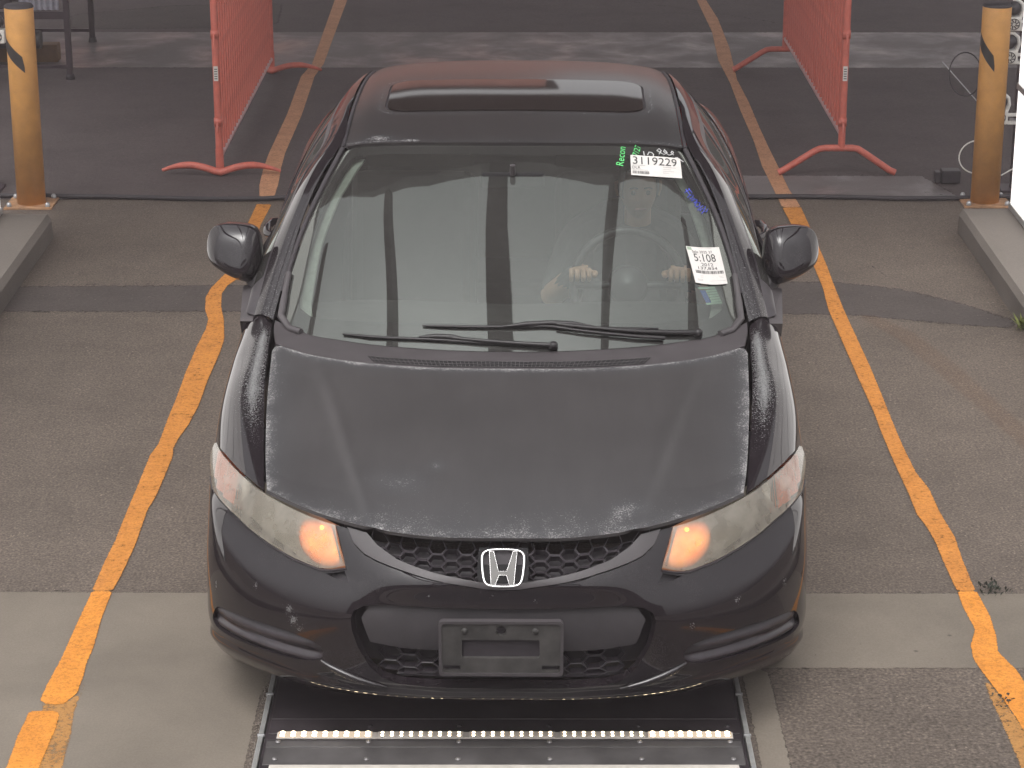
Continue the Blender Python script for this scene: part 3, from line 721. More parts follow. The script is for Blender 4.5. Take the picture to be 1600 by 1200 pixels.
# ------------------------------------------------------------------ weeds
def weeds(name, c, n, h, w, mat, label):
    b = MB()
    for i in range(n):
        a = random.uniform(0,6.28); r = random.uniform(0,w); x = c[0]+r*math.cos(a); y = c[1]+r*math.sin(a)
        l = random.uniform(.4,1)*h; dx = random.uniform(-.6,.6)*h; dy = random.uniform(-.6,.6)*h; ww = random.uniform(.003,.008)
        q = random.uniform(0,3.14); ux, uy = math.cos(q)*ww, math.sin(q)*ww
        b.add([(x,y,c[2]),(x+dx*.5+ux,y+dy*.5+uy,c[2]+l*.6),(x+dx,y+dy,c[2]+l),(x+dx*.5-ux,y+dy*.5-uy,c[2]+l*.6)], [(0,1,2,3)])
    o = b.build(name, mat); tag(o, label, kind='stuff'); return o
weeds('weeds', (2.235,9.98,.0), 45, .09, .035, simple('yellow_green_leaf',(.17,.19,.05),.6,var=.4), 'yellow green weeds growing at the foot of the right kerb')
weeds('weeds', (1.56,7.16,.008), 60, .02, .07, simple('dry_dark_leaf',(.03,.035,.025),.8,var=.4), 'small dark weeds in the crack beside the right lane line')
weeds('weeds', (1.44,6.33,.016), 25, .012, .05, simple('dirt_grey',(.05,.05,.045),.9), 'dark debris on the right lane line')
b = MB()
for i in range(900):
    s_ = random.choice((-1,1)); y = random.uniform(5.5,6.55)
    x = (-.722-abs(random.gauss(0,.010))+(y-6.5)*-.01) if s_ < 0 else random.gauss(1.25,.5)
    if s_ > 0:
        if random.random() < .85: continue
        y = random.uniform(5.6,7.1); x = random.uniform(.75,2.0)
    q = random.uniform(.0012,.0032); b.add([(x-q,y-q,.0035),(x+q,y-q,.0035),(x+q,y+q,.0035),(x-q,y+q,.0035),(x,y,.0035+q*1.0)], [(0,1,4),(1,2,4),(2,3,4),(3,0,4)])
o = b.build('gravel_grit', simple('grit',(.15,.125,.105),.9,var=.6,scale=200)); tag(o, 'loose grit along the edge of the scanner ramp', kind='stuff')

# ------------------------------------------------------------------ underbody scanner ramp
t = empty('scanner_ramp', (-.022,5.6,0)); tag(t, 'black steel underbody scanner plate with rows of lit warm LEDs in front of the car', 'scanner')
y0 = 5.6
b = MB(); b.box(-.675,.675,-1.6,.86,.004,.036,.003); b.build('base_plate', M['ramp_black'], t)
b = MB(); b.box(-.665,.665,.568,.84,.036,.0395,.001); b.build('top_plate', M['ramp_black'], t)
b = MB(); b.box(-.665,.665,.475,.565,.036,.040,.001); b.build('top_plate', M['ramp_black'], t)
b = MB(); b.box(-.665,.665,.395,.430,.036,.0395,.001); b.build('led_tray', M['ramp_grey'], t)
b = MB(); b.box(-.665,.665,.290,.392,.036,.0395,.001); b.build('top_plate', M['ramp_grey'], t)
for s_ in (-1,1):
    b = MB(); b.box(*(sorted((s_*.678,s_*.692))),-1.6,.88,.0,.043,.002); b.build('edge_trim', M['alu'], t)
    for yy in (.72,.46):
        b = MB(); b.box(*(sorted((s_*.674,s_*.695))),-.004,.004,.037,.046,.001,Matrix.Translation((0,yy,0)) @ Matrix.Rotation(R(0),4,'Z')); b.build('edge_clip', M['steel'], t)
b = MB(); b.box(-.640,.644,.444,.480,.0385,.0425,.001); b.build('led_tray', M['led_base_dim'], t)
segs = [(-.636,-.372),(-.355,-.115),(-.098,.142),(.158,.398),(.406,.640)]
LEDY = .462
for k,(xa,xb) in enumerate(segs):
    b = MB(); b.box(xa,xb,LEDY-.017,LEDY+.017,.0405,.0455,.001)
    st = b.build('led_strip', M['led_base'] if k in (0,4) else M['led_base_dim'], t)
    b = MB()
    for i in range(9):
        x = xa+.012+(xb-xa-.024)*i/8
        for yy in (LEDY-.0088,LEDY+.0088):
            rr = .0070 if k in (0,4) else .0042
            b.lathe([(rr,.0456),(rr*.8,.0475),(0,.048)], 8, (x,yy,0))
    b.build('led', M['led'], st)
b = MB(); b.box(-.645,.645,.240,.285,.036,.0425,.001); st = b.build('led_strip', M['led_base_dim'], t)
for i in range(6):
    x = -.633+i*.2532
    for yy in (.420,.318):
        b = MB(); b.lathe([(.0075,.0415),(.0065,.0455),(0,.046)], 10, (x,yy,0)); b.build('screw', M['dull_steel'], t)
    if i in (1,2,3,4,5):
        b = MB(); b.lathe([(.0075,.0395),(.0065,.0425),(0,.043)], 10, (x,.52,0)); b.build('screw', M['rubber'], t)
b = MB(); b.box(-.665,.665,.432,.4335,.0402,.0425); b.box(-.665,.665,.5655,.567,.036,.041); b.build('seam', M['ramp_grey'], t)

# ================================================================== the car
CAR_LOC = Vector((-.025, 5.90, 0)); CAR_RZ = R(-.9)
car = empty('car', CAR_LOC, CAR_RZ)
tag(car, 'black two-door car with faded peeling bonnet, headlights glowing, stopped over the scanner', 'car')
black = M['paint']
# --- front skin (bumper, lamps, grille share it)
FA = [0,.25,.48,.72,.96,1.22]; FB = [0,.09,.185,.215,.30,.41,.48]
FG = [[(0,.12,.650),(.25,.130,.653),(.48,.200,.672),(.67,.345,.700),(.80,.56,.715),(.865,.765,.705)],
[(0,.022,.585),(.25,.037,.575),(.46,.130,.563),(.68,.31,.570),(.82,.50,.60),(.872,.70,.63)],
[(0,.010,.505),(.25,.022,.50),(.47,.083,.485),(.69,.243,.485),(.83,.437,.515),(.880,.66,.545)],
[(0,.005,.475),(.25,.016,.47),(.475,.075,.455),(.695,.234,.452),(.838,.430,.465),(.882,.645,.478)],
[(0,.002,.37),(.25,.012,.365),(.48,.071,.36),(.70,.222,.35),(.842,.415,.34),(.882,.62,.35)],
[(0,.015,.255),(.25,.028,.25),(.485,.087,.25),(.70,.235,.25),(.84,.425,.235),(.877,.61,.225)],
[(0,.070,.212),(.25,.080,.210),(.49,.135,.206),(.69,.275,.200),(.815,.44,.178),(.85,.6,.158)]]
front = Surf(FA, FB, FG, True, (0,-1,.2))
lip_h = [(.045,.130),(.147,.107),(.257,.079),(.35,.059),(.385,.049),(.413,.032),(.426,.004)]
lamp_low = [(.447,.086),(.49,.098),(.53,.106),(.608,.102),(.70,.092),(.835,.082),(.98,.084),(1.10,.096),(1.18,.108),(1.22,.114)]
half = [(0,.133)]+lip_h+[(.462,.003),(.459,.035)]+lamp_low+[(1.22,.48)]
bumper_poly = half+[(-a,b) for a,b in half[1:]][::-1]
intake_h = [(0,.193),(.145,.190),(.25,.186),(.34,.183),(.385,.189),(.41,.203),(.417,.225),(.411,.255),(.395,.295),(.362,.345),(.325,.376),(.28,.392),(.15,.400),(0,.405)]
intake = intake_h+[(-a,b) for a,b in intake_h[1:-1]][::-1]
fog = smooth_poly([(.965,.342),(.93,.307),(.87,.299),(.765,.290),(.635,.285),(.535,.294),(.492,.314),(.498,.343),(.53,.357),(.595,.367),(.705,.372),(.835,.381),(.925,.383),(.968,.368)], 1)
notch = [(.510,.110),(.452,.092),(.436,.120),(.475,.117)]
def f_bump(a, b):
    aa = np.abs(a)
    bl = np.interp(aa,[0,.15,.43,.54,.67,.79,.92,1.1],[.418,.415,.404,.396,.392,.396,.404,.410])
    t = np.clip((b-bl)/.030,0,1); o = .014*t*t*(3-2*t)*np.clip((1.20-aa)*6,0,1)      # ledge above the chin
    return o
def f_wear(a, b): return 0*a
def chips(a, b):
    w = 0*a
    for x,y,r in ((-.72,.205,.010),(-.60,.232,.014),(-.585,.255,.016),(-.565,.272,.010),(.66,.215,.010),(.52,.25,.009),(.09,.165,.008),(-.03,.152,.007),(-.2,.15,.006),(.86,.23,.01),(-.93,.26,.01)):
        w = np.maximum(w, .85*np.exp(-(((a-x)/(r*.75))**2+((b-y)/(r*.75))**2)))
    return w
panel('bumper', front, bumper_poly, black, car, holes=[intake, fog, mirrored(fog), notch, mirrored(notch)], step=.0095, rim=.03, bump=f_bump, attr=chips)
panel('intake_notch', front, [(.515,.104),(.44,.082),(.425,.13),(.475,.125)], M['black_plastic'], car, off=-.02, rim=0)
panel('intake_notch', front, [(.515,.104),(.44,.082),(.425,.13),(.475,.125)], M['black_plastic'], car, off=-.02, rim=0, mirror=True)
fogp = [(.99,.28),(.47,.27),(.47,.375),(.99,.395)]
def fog_b(a, b):
    c = .332+.010*(a-.5)/.45
    u = (b-c)/.042
    e = np.clip(np.minimum(a-.49,.975-a)/.05,0,1)
    return .016*(-.2+ .9*np.abs(np.sin(u*math.pi*.95)) )*e*np.clip(1.25-np.abs(u)*.5,0,1)
for mr in (False, True):
    panel('fog_light_cover', front, fogp, M['grille_plastic'], car, off=-.016, rim=0, step=.008, mirror=mr, bump=fog_b)
# raised lips at the corners of the lower intake
for sx in (1,-1):
    P = [front.p(a,b__,.002) for a,b__ in ((.500,.348),(.470,.362),(.43,.376),(.39,.390),(.35,.401),(.318,.408))]
    MB().tube([(sx*q.x,q.y,q.z) for q in P], [.004,.009,.010,.010,.008,.003], 10).build('corner_lip', black, car)
# intake: grey bar, honeycomb, back
bar_h = [(0,.17),(.34,.165),(.372,.19),(.392,.225),(.366,.286),(.28,.297),(.165,.301),(0,.304)]
panel('intake_bar', front, bar_h+[(-a,b) for a,b in bar_h[1:-1]][::-1], M['bar_plastic'], car, off=-.024, rim=.03, step=.02, bump=lambda a,b: .008*(1-((b-.235)/.075)**4))
bk = [(-.46,.16),(.46,.16),(.46,.42),(-.46,.42)]
panel('intake_back', front, bk, M['rubber'], car, off=-.085, rim=0, step=.06)
def honeycomb(name, mat, a0,a1,b0,b1, pa, pb, off, depth, thick, keep):
    vs = []; fs = []; ia = 0
    a = a0
    while a <= a1:
        b = b0+(pb/2 if ia % 2 else 0)
        while b <= b1:
            if keep(a,b):
                cell = []; inner = []; back = []
                for (u,v) in ((-2/3,0),(-1/3,.5),(1/3,.5),(2/3,0),(1/3,-.5),(-1/3,-.5)):
                    cell.append((a+u*pa, b+v*pb)); k = 1-thick/pb*.9; k2 = 1-thick/pa*.75
                    inner.append((a+u*pa*k2, b+v*pb*k))
                n = len(vs); vs += [(*c,0) for c in cell]+[(*c,0.003) for c in inner]+[(*c,-depth) for c in inner]
                for i in range(6):
                    j = (i+1)%6; fs += [(n+i,n+j,n+6+j,n+6+i),(n+6+i,n+6+j,n+12+j,n+12+i)]
            b += pb
        a += pa; ia += 1
    A_ = np.array(vs); P = front.ev(A_[:,0],A_[:,1])+front.nor(A_[:,0],A_[:,1])*(off+A_[:,2:3])
    MB().add(P.tolist(), fs).build(name, mat, car)
honeycomb('lower_grille', M['grille_plastic'], -.42,.42,.285,.42,.052,.038,-.048,.02,.006,lambda a,b: abs(a) < np.interp(b,[.28,.30,.41],[.37,.355,.31]))
def gtop(a): return 0.0
grl_h = [(0,.110),(.06,.104),(.165,.080),(.29,.048),(.345,.024),(.375,.004)]
honeycomb('upper_grille', M['grille_plastic'], -.42,.42,-.0+.008,.13,.040,.0285,-.022,.018,.0055,lambda a,b: b+.012 < np.interp(abs(a),[0,.06,.165,.29,.36,.42],[.140,.132,.108,.078,.06,.05]) and not (abs(a)<.055 and b>.03))
panel('grille_back', front, [(-.43,.003),(.43,.003),(.40,.05),(.2,.115),(0,.15),(-.2,.115),(-.40,.05)], M['rubber'], car, off=-.055, rim=0, step=.05)
panel('emblem_mount', front, [(-.066,.012),(.066,.012),(.07,.07),(.06,.128),(-.06,.128),(-.07,.07)], M['slot'], car, off=-.006, rim=.02, step=.02)
lo = [(a,b-.003) for a,b in lip_h]
lip = [(0,.130)]+lo+[(.372,.004)]+[(a,b) for a,b in grl_h[::-1][1:]]
lip_poly = lip+[(-a,b) for a,b in lip[1:-1]][::-1]
panel('grille_surround', front, lip_poly, M['grey_plastic'], car, off=.002, rim=.022, step=.01)
# --- emblem: stylised H in a rounded frame
em = empty('emblem', (0,.047,.598), 0, car); em.rotation_euler = (R(-40),0,0)
def eb(pts): return [((x-615)/2650*1.0, -(z-318)/2230) for x,z in pts]
Hp = eb([(516,213),(547,213),(583,338),(643,338),(686,213),(714,213),(694,424),(662,424),(641,362),(588,362),(561,424),(532,424)])
def prism_cdt(poly, y0, y1, name, mat, par):
    v,e,f,*_ = delaunay_2d_cdt([Vector(p) for p in poly], [(i,(i+1)%len(poly)) for i in range(len(poly))], [], 1, 1e-7)
    b = MB(); n = len(poly)
    b.add([(p[0],y0,p[1]) for p in v], [tuple(t) for t in f])
    b.add([(p[0],y0,p[1]) for p in poly]+[(p[0]*1.04,y1,p[1]*1.04) for p in poly], [(i,(i+1)%n,n+(i+1)%n,n+i) for i in range(n)])
    return b.build(name, mat, par)
prism_cdt(Hp, -.010, .004, 'emblem_letter', M['letter'], em)
MB().tube([(x,-.0102,z) for x,z in subdiv(Hp,.008)], .0007, 6, closed=True).build('letter_edge', M['chrome'], em)
fr = eb([(505,203),(615,198),(725,203),(762,225),(768,265),(757,370),(740,415),(700,430),(615,433),(530,430),(490,415),(473,370),(462,265),(468,225)])
fr = smooth_poly(fr, 2)
MB().tube([(x,-.007,z) for x,z in fr], .0038, 8, closed=True).build('emblem_frame', M['chrome'], em)
prism_cdt([(x*.97,z*.97) for x,z in fr], .002, .008, 'emblem_back', M['rubber'], em)
# --- number plate bracket
pb = empty('plate_bracket', (-.004,-.030,.400), 0, car); pb.rotation_euler = (R(2),0,R(.4))
flat = Surf([-.3,.3],[-.2,.2],[[(-.3,0,-.2),(.3,0,-.2)],[(-.3,0,.2),(.3,0,.2)]],False,(0,-1,0))
def rrect(x0,x1,z0,z1,r,n=4):
    o = []
    for cx,cz,q in ((x1-r,z1-r,0),(x0+r,z1-r,90),(x0+r,z0+r,180),(x1-r,z0+r,270)):
        o += [(cx+r*math.cos(R(q+90*k/n)), cz+r*math.sin(R(q+90*k/n))) for k in range(n+1)]
    return o
circ = lambda x,z,r,n=14: [(x+r*math.cos(2*math.pi*k/n), z+r*math.sin(2*math.pi*k/n)) for k in range(n)]
hl = [rrect(-.106,.104,-.030,.025,.005), rrect(-.156,-.110,-.068,-.052,.002), rrect(.110,.158,-.068,-.052,.002), circ(0,.052,.014)]
panel('plate_board', flat, rrect(-.160,.160,-.074,.074,.010), M['dusty_plastic'], pb, holes=hl, rim=.012, step=.02)
panel('plate_rim', flat, rrect(-.168,.168,-.082,.082,.013), M['grey_plastic'], pb, holes=[rrect(-.160,.160,-.074,.074,.010)], rim=.018, step=.02, off=.005)
b = MB(); b.box(-.155,.155,.012,.022,-.072,.07); b.build('plate_back', M['rubber'], pb)
for x in (-.098,.092):
    MB().lathe([(0,-.004),(.006,-.004),(.009,0),(.009,.004)], 10, (x,-.002,.052), Matrix.Rotation(R(-90),4,'X')).build('screw', M['dusty_plastic'], pb)

# --- headlights
lamp = [(.462,.0035),(.459,.033),(.449,.081),(.49,.093),(.53,.101),(.608,.097),(.70,.087),(.835,.077),(.98,.079),(1.10,.091),(1.18,.103),(1.219,.109),(1.219,.05),(1.212,.012),(1.18,.0035),(.95,.0035),(.72,.0035)]
glowp = smooth_poly([(.50,.003),(.472,.004),(.466,.035),(.460,.072),(.49,.088),(.53,.094),(.565,.090),(.60,.070),(.605,.040),(.575,.012)], 2)
turnp = [(1.10,.012),(.985,.010),(.900,.012),(.886,.036),(.880,.072),(.960,.074),(1.085,.086),(1.17,.09),(1.19,.05),(1.17,.02)]
for sx, lb in ((1,'right headlight, amber turn lens towards the light wall'),(-1,'left headlight')):
    mr = sx < 0
    hd = empty('headlight', (0,0,0), 0, car)
    panel('lens', front, lamp, M['lens'], hd, off=.001, rim=.008, step=.012, mirror=mr, bump=lambda a,b: .010*np.clip(np.sin(np.clip(b/.10,0,1)*math.pi),0,1))
    panel('housing', front, lamp, M['reflector'], hd, off=-.05, rim=-.048, step=.03, mirror=mr)
    gw = panel('low_beam_bowl', front, glowp, M['glow'], hd, off=-.012, rim=0, step=.006, mirror=mr, bump=lambda a,b: -.012*np.clip(1-((a-.53)/.07)**2-((b-.05)/.045)**2,0,1),
        attr=lambda a,b: np.clip(dist_poly(glowp,a,b)/.028,0,1)*np.clip(1.05-.25*(b/.09),0,1))
    p = front.p(.515,.017,-.008); p.x *= sx
    MB().lathe([(0,-.006),(.0045,-.004),(.006,0),(.0045,.004),(0,.006)], 12, p).build('bulb', M['bulb'], hd)
    panel('turn_signal', front, turnp, M['amber'], hd, off=-.012, rim=.02, step=.012, mirror=mr, bump=lambda a,b: .006*np.sin(a*60))
    panel('trim_wedge', front, [(.868,.008),(.83,.008),(.838,.028),(.852,.056)], M['white_plastic'], hd, off=-.010, rim=.01, mirror=mr)
    for a0,a1 in ((.888,.878),(.875,.862),(.868,.845)):
        pts = [front.p(a0+(a1-a0)*k/6,.006+.075*k/6,-.006) for k in range(7)]
        MB().tube([(q.x*sx,q.y,q.z) for q in pts], .0022, 6).build('divider', M['grey_plastic'], hd)
    pts = [front.p(.475-.012*k/6,.006+.072*k/6,-.004) for k in range(7)]
    MB().tube([(q.x*sx,q.y,q.z) for q in pts], .0028, 6).build('trim_edge', M['dusty_plastic'], hd)
    low = [front.p(a,b,.001) for a,b in lamp_low]; MB().tube([(q.x*sx,q.y,q.z) for q in low], .0035, 6).build('seal', M['rubber'], hd)

# --- bonnet
HA = [0,.25,.43,.58,.70]; HB = [0,.3,.62,.95]
HG = [[(0,.108,.664),(.235,.116,.668),(.40,.158,.681),(.55,.243,.695),(.668,.345,.708)],
[(0,.38,.745),(.24,.385,.745),(.42,.41,.740),(.575,.46,.735),(.692,.53,.748)],
[(0,.68,.812),(.25,.69,.811),(.44,.71,.806),(.60,.75,.805),(.715,.80,.820)],
[(0,.965,.862),(.26,.975,.862),(.46,1.01,.866),(.62,1.07,.873),(.735,1.155,.884)]]
bonnet = Surf(HA, HB, HG, True, (0,-.2,1))
hc = [(.699,.0),(.699,.90),(.690,.93),(.672,.945),(.62,.949),(.3,.949)]
hood_poly = [(-.3,0),(.3,0)]+hc+[(-a,b) for a,b in hc][::-1]
hood_poly = [(0,0)]+hc+[(0,.949)]+[(-a,b) for a,b in hc][::-1]
def hood_bump(a, b):
    aa = np.abs(a); cr = .40+.16*(b/.95)
    s = 1/(1+np.exp(-(aa-cr)/.012)); o = -.007*s*np.clip(b*5,0,1)*np.clip((.99-b)*6,0,1)
    return o+.003*np.exp(-((aa-cr+.02)/.02)**2)*np.clip((.95-b)*4,0,1) - .001*np.exp(-(b/.018)**2)
def hood_wear(a, b):
    aa = np.abs(a)
    side = np.exp(-np.abs(.70-aa)/.060)*1.12
    rear = np.exp(-np.abs(.95-b)/.022)*1.6
    frt = .80*np.exp(-np.abs(b)/.17)
    sp = .62*np.exp(-(((a+.31)/.12)**2+((b-.24)/.09)**2))+.8*np.exp(-(((a-.36)/.10)**2+((b-.10)/.08)**2))+.55*np.exp(-(((a+.20)/.03)**2+((b-.34)/.03)**2))
    fl = .7*np.exp(-np.abs(.70-aa)/.10)*np.exp(-b/.25)
    return np.clip(np.maximum.reduce([side*.9, rear, frt, sp, fl]),0,1)
panel('bonnet', bonnet, hood_poly, M['faded'], car, step=.014, rim=.009, attr=hood_wear, bump=hood_bump)

# --- body side: fender, door, quarter on one smooth surface
SB = [0,.08,.16,.24,.40,.60,.73]
st = [(.60,[(.673,.352,.703),(.76,.475,.718),(.830,.625,.722),(.866,.765,.69),(.876,.70,.60),(.882,.62,.30),(.855,.6,.13)]),
(.80,[(.719,.80,.822),(.80,.80,.812),(.852,.84,.775),(.876,.86,.70),(.882,.85,.5),(.884,.8,.3),(.86,.8,.15)]),
(1.10,[(.738,1.10,.884),(.80,1.10,.872),(.85,1.10,.835),(.878,1.12,.75),(.884,1.1,.5),(.885,1.1,.3),(.86,1.1,.15)]),
(1.33,[(.755,1.32,.908),(.80,1.33,.903),(.845,1.33,.868),(.876,1.33,.77),(.882,1.33,.5),(.883,1.33,.3),(.86,1.33,.16)]),
(1.60,[(.838,1.60,.925),(.856,1.60,.908),(.868,1.60,.865),(.878,1.60,.76),(.880,1.6,.5),(.882,1.6,.3),(.86,1.6,.16)]),
(2.50,[(.850,2.5,.940),(.863,2.5,.922),(.872,2.5,.87),(.880,2.5,.76),(.882,2.5,.5),(.883,2.5,.3),(.86,2.5,.16)]),
(3.20,[(.835,3.2,.985),(.855,3.2,.965),(.870,3.2,.91),(.882,3.2,.78),(.885,3.2,.5),(.885,3.2,.3),(.86,3.2,.16)]),
(3.75,[(.80,3.75,1.0),(.83,3.75,.985),(.855,3.75,.93),(.872,3.75,.80),(.876,3.75,.5),(.872,3.75,.3),(.85,3.75,.18)]),
(4.20,[(.725,4.2,1.005),(.765,4.2,.985),(.80,4.2,.93),(.828,4.2,.80),(.835,4.2,.5),(.825,4.2,.3),(.80,4.2,.2)]),
(4.42,[(.66,4.42,.985),(.69,4.42,.965),(.72,4.42,.91),(.74,4.42,.79),(.75,4.42,.5),(.74,4.42,.3),(.72,4.42,.2)])]
side = Surf([a for a,_ in st], SB, np.swapaxes(np.array([g for _,g in st]),0,1), False, (1,0,.2))
def arc(cx, cb, r, q0, q1, n=22): return [(cx+r*math.cos(R(q0+(q1-q0)*k/n)), cb+r*math.sin(R(q0+(q1-q0)*k/n))) for k in range(n+1)]
fend = [(.60,.004),(1.28,.004),(1.355,.06),(1.355,.728)]+[(1.225,.728)]+arc(.91,.592,.345,22,-118,26)+[(.735,.285),(.60,.265)]
def fend_wear(a, b):
    d = np.exp(-np.abs(b-.035)/.03)*np.clip((1.30-a)*8,0,1)*np.clip((a-.66)*6,0,1)
    return np.clip(d*.95,0,1)
for mr in (False, True):
    panel('front_wing', side, fend, black, car, step=.013, rim=.012, mirror=mr, attr=fend_wear)
    panel('door', side, [(1.362,.065),(1.40,.006),(2.745,.004),(2.745,.60),(2.70,.64),(1.362,.64)], black, car, step=.03, rim=.012, mirror=mr, attr=f_wear)
    panel('sill', side, [(1.362,.648),(2.70,.648),(2.755,.61),(3.15,.61),(3.18,.728),(1.362,.728)], black, car, step=.05, rim=.012, mirror=mr, attr=f_wear)
    panel('rear_quarter', side, [(2.752,.004),(4.415,.004),(4.415,.728),(3.88,.728)]+arc(3.535,.592,.345,22,-202,36)+[(3.19,.728),(3.16,.605),(2.752,.605)], black, car, step=.03, rim=.012, mirror=mr, attr=f_wear)

# --- windshield
WA = [0,.29,.5,.63,.70]; WB = [0,.46,.92]
WG = [[(0,1.865,1.342),(.25,1.875,1.340),(.42,1.90,1.332),(.52,1.935,1.318),(.567,1.968,1.302)],
[(0,1.472,1.125),(.29,1.485,1.125),(.49,1.53,1.12),(.61,1.585,1.118),(.672,1.645,1.115)],
[(0,1.10,.872),(.30,1.12,.876),(.52,1.18,.880),(.66,1.25,.888),(.735,1.335,.907)]]
ws = Surf(WA, WB, WG, True, (0,-1,1))
ws_poly = [(0,0),(.66,0),(.695,.02),(.70,.06),(.70,.86),(.685,.905),(.65,.92),(0,.92),(-.65,.92),(-.685,.905),(-.70,.86),(-.70,.06),(-.695,.02),(-.66,0)]
panel('windshield', ws, ws_poly, M['windshield'], car, step=.02, rim=0)
op_h = [(0,.045),(.50,.042),(.615,.045),(.645,.065),(.658,.12),(.672,.25),(.664,.50),(.655,.78),(.645,.825),(.61,.84),(.3,.815),(0,.80)]
op = op_h+[(-a,b) for a,b in op_h[1:-1]][::-1]
panel('windshield_border', ws, ws_poly, M['frit'], car, holes=[op], off=-.004, rim=0, step=.02)
for mr in (False, True):
    panel('pillar_trim', ws, [(.60,.03),(.665,.03),(.69,.3),(.68,.85),(.60,.87),(.628,.78),(.645,.5),(.645,.25),(.62,.10)], simple('pillar_cloth',(.36,.37,.33),.9), car, off=-.030, rim=.006, step=.03, mirror=mr)
    # rubber moulding between glass and pillar
    e = [ws.p(.70, b_, .0) for b_ in np.linspace(.0,.80,16)]
    sx = -1 if mr else 1
    MB().tube([(sx*(q.x+.009),q.y+.004,q.z+.001) for q in e], .0085, 8).build('pillar_moulding', M['rubber'], car)
    e = [ws.p(.70-.002*k, b_, .0) for k,b_ in enumerate(np.linspace(.70,.86,6))]+[ws.p(.688,.905),ws.p(.655,.93),ws.p(.60,.94) if False else ws.p(.62,.92)]
    MB().tube([(sx*(q.x+.006),q.y-.006,q.z+.003) for q in e], [.010]*4+[.012]*5, 8).build('cowl_end', M['grey_plastic'], car)
# --- cowl
rear_h = [(0,.965,.862),(.26,.975,.862),(.46,1.01,.866),(.62,1.07,.873),(.725,1.145,.882)]
CG = [[(x,y+.006,z-.004) for x,y,z in rear_h],
      [(0,1.03,.866),(.28,1.045,.867),(.50,1.095,.870),(.655,1.17,.877),(.742,1.25,.890)],
      [(0,1.105,.870),(.30,1.125,.874),(.52,1.185,.878),(.66,1.255,.886),(.745,1.325,.900)]]
cowl = Surf([0,.28,.48,.62,.72],[0,.06,.12],CG,True,(0,-.2,1))
panel('cowl', cowl, [(-.72,0),(.72,0),(.72,.12),(-.72,.12)], M['grey_plastic'], car, step=.02, rim=.01, bump=lambda a,b: 0*b)
b = MB()
vs = []; fs = []
b_ = MB()
for i in range(64):
    a = -.42+.84*i/63
    q0 = cowl.p(a,.013,.0022); q1 = cowl.p(a,.049,.0022); b_.tube([q0,q1], .0009, 4)
for bb_ in (.013,.031,.049):
    b_.tube([cowl.p(a,bb_,.0022) for a in np.linspace(-.425,.425,24)], .0009, 4)
b_.build('cowl_grille', M['grey_plastic'], car)
panel('cowl_slot', cowl, [(-.425,.012),(.425,.012),(.425,.050),(-.425,.050)], M['slot'], car, off=.0014, rim=0, step=.03)  # flat near-black sheet on the cowl, vent shade put into its colour
# --- wipers
lin = lambda p,q,n: [(p[0]+(q[0]-p[0])*k/n, p[1]+(q[1]-p[1])*k/n) for k in range(n+1)]
def wiper(blade, hump, arms):
    w = empty('wiper', (0,0,0), 0, car)
    P = [ws.p(a,b__,.006) for a,b__ in blade]
    MB().tube(P, [.003]+[.0056]*(len(P)-2)+[.003], 6).build('blade', M['wiper'], w)
    P = [ws.p(a,b__,.011) for a,b__ in hump]
    MB().tube(P, [.003]+[.0090]*(len(P)-2)+[.003], 8).build('blade_holder', M['wiper'], w)
    for A_,r0,r1 in arms:
        P = [ws.p(a,b__,.012) for a,b__ in A_]
        MB().tube(P, [r0+(r1-r0)*k/(len(P)-1) for k in range(len(P))], 8).build('arm', M['wiper'], w)
    p = ws.p(*arms[0][0][-1],.010); MB().lathe([(0,-.01),(.014,-.01),(.014,.006),(.008,.012),(0,.012)], 16, p).build('pivot_cap', M['wiper'], w)
    return w
wiper(lin((-.262,.832),(.05,.826),5)+lin((.10,.825),(.445,.858),5), [(-.02,.829),(.05,.820),(.12,.816),(.19,.822),(.25,.835)], [(lin((.14,.822),(.56,.900),5),.006,.009),(lin((.14,.835),(.46,.905),4),.0035,.007)])
wiper(lin((-.50,.898),(-.25,.886),3)+lin((-.20,.886),(.08,.898),3), [(-.27,.882),(-.22,.876),(-.17,.876),(-.12,.884)], [(lin((-.17,.880),(.13,.905),4),.006,.008)])
# --- roof, sunroof
RA = [0,.26,.43,.52,.565]; RB = [0,.5,1.0,1.4]
RG = [[(0,1.872,1.350),(.25,1.882,1.347),(.42,1.907,1.339),(.52,1.942,1.325),(.567,1.972,1.310)],
[(0,2.4,1.388),(.26,2.4,1.385),(.43,2.4,1.378),(.52,2.4,1.367),(.562,2.4,1.355)],
[(0,2.9,1.385),(.26,2.9,1.383),(.43,2.9,1.375),(.52,2.9,1.362),(.557,2.9,1.350)],
[(0,3.3,1.345),(.26,3.3,1.342),(.43,3.3,1.33),(.52,3.3,1.315),(.55,3.3,1.302)]]
roof = Surf(RA, RB, RG, True, (0,0,1))
sun_p = rrect(-.455,.455,.335,.80,.085,6)
sr_w = rrect(-.475,.475,.31,.825,.10,6)
def roof_wear(a, b):
    d = dist_poly(sr_w, a, b)
    w = .62*np.exp(-(d/.010)**2)*np.clip(.3+np.abs(a)*1.8,0,1)
    fr_ = np.exp(-np.abs(b-.025)/.016)*(.45+.65*(a<-.33)+.4*(a>.38)*(b<.1))
    bl = .95*np.exp(-(((a+.46)/.06)**2+((b-.055)/.035)**2))
    return np.clip(np.maximum.reduce([w,fr_,bl]),0,1)
panel('roof', roof, [(-.565,0),(.565,0),(.565,1.4),(-.565,1.4)], M['roof_paint'], car, holes=[sun_p], step=.014, rim=.012, attr=roof_wear)
panel('sunroof', roof, rrect(-.447,.447,.343,.792,.08,6), M['sunroof'], car, step=.03, rim=.01, off=.003)
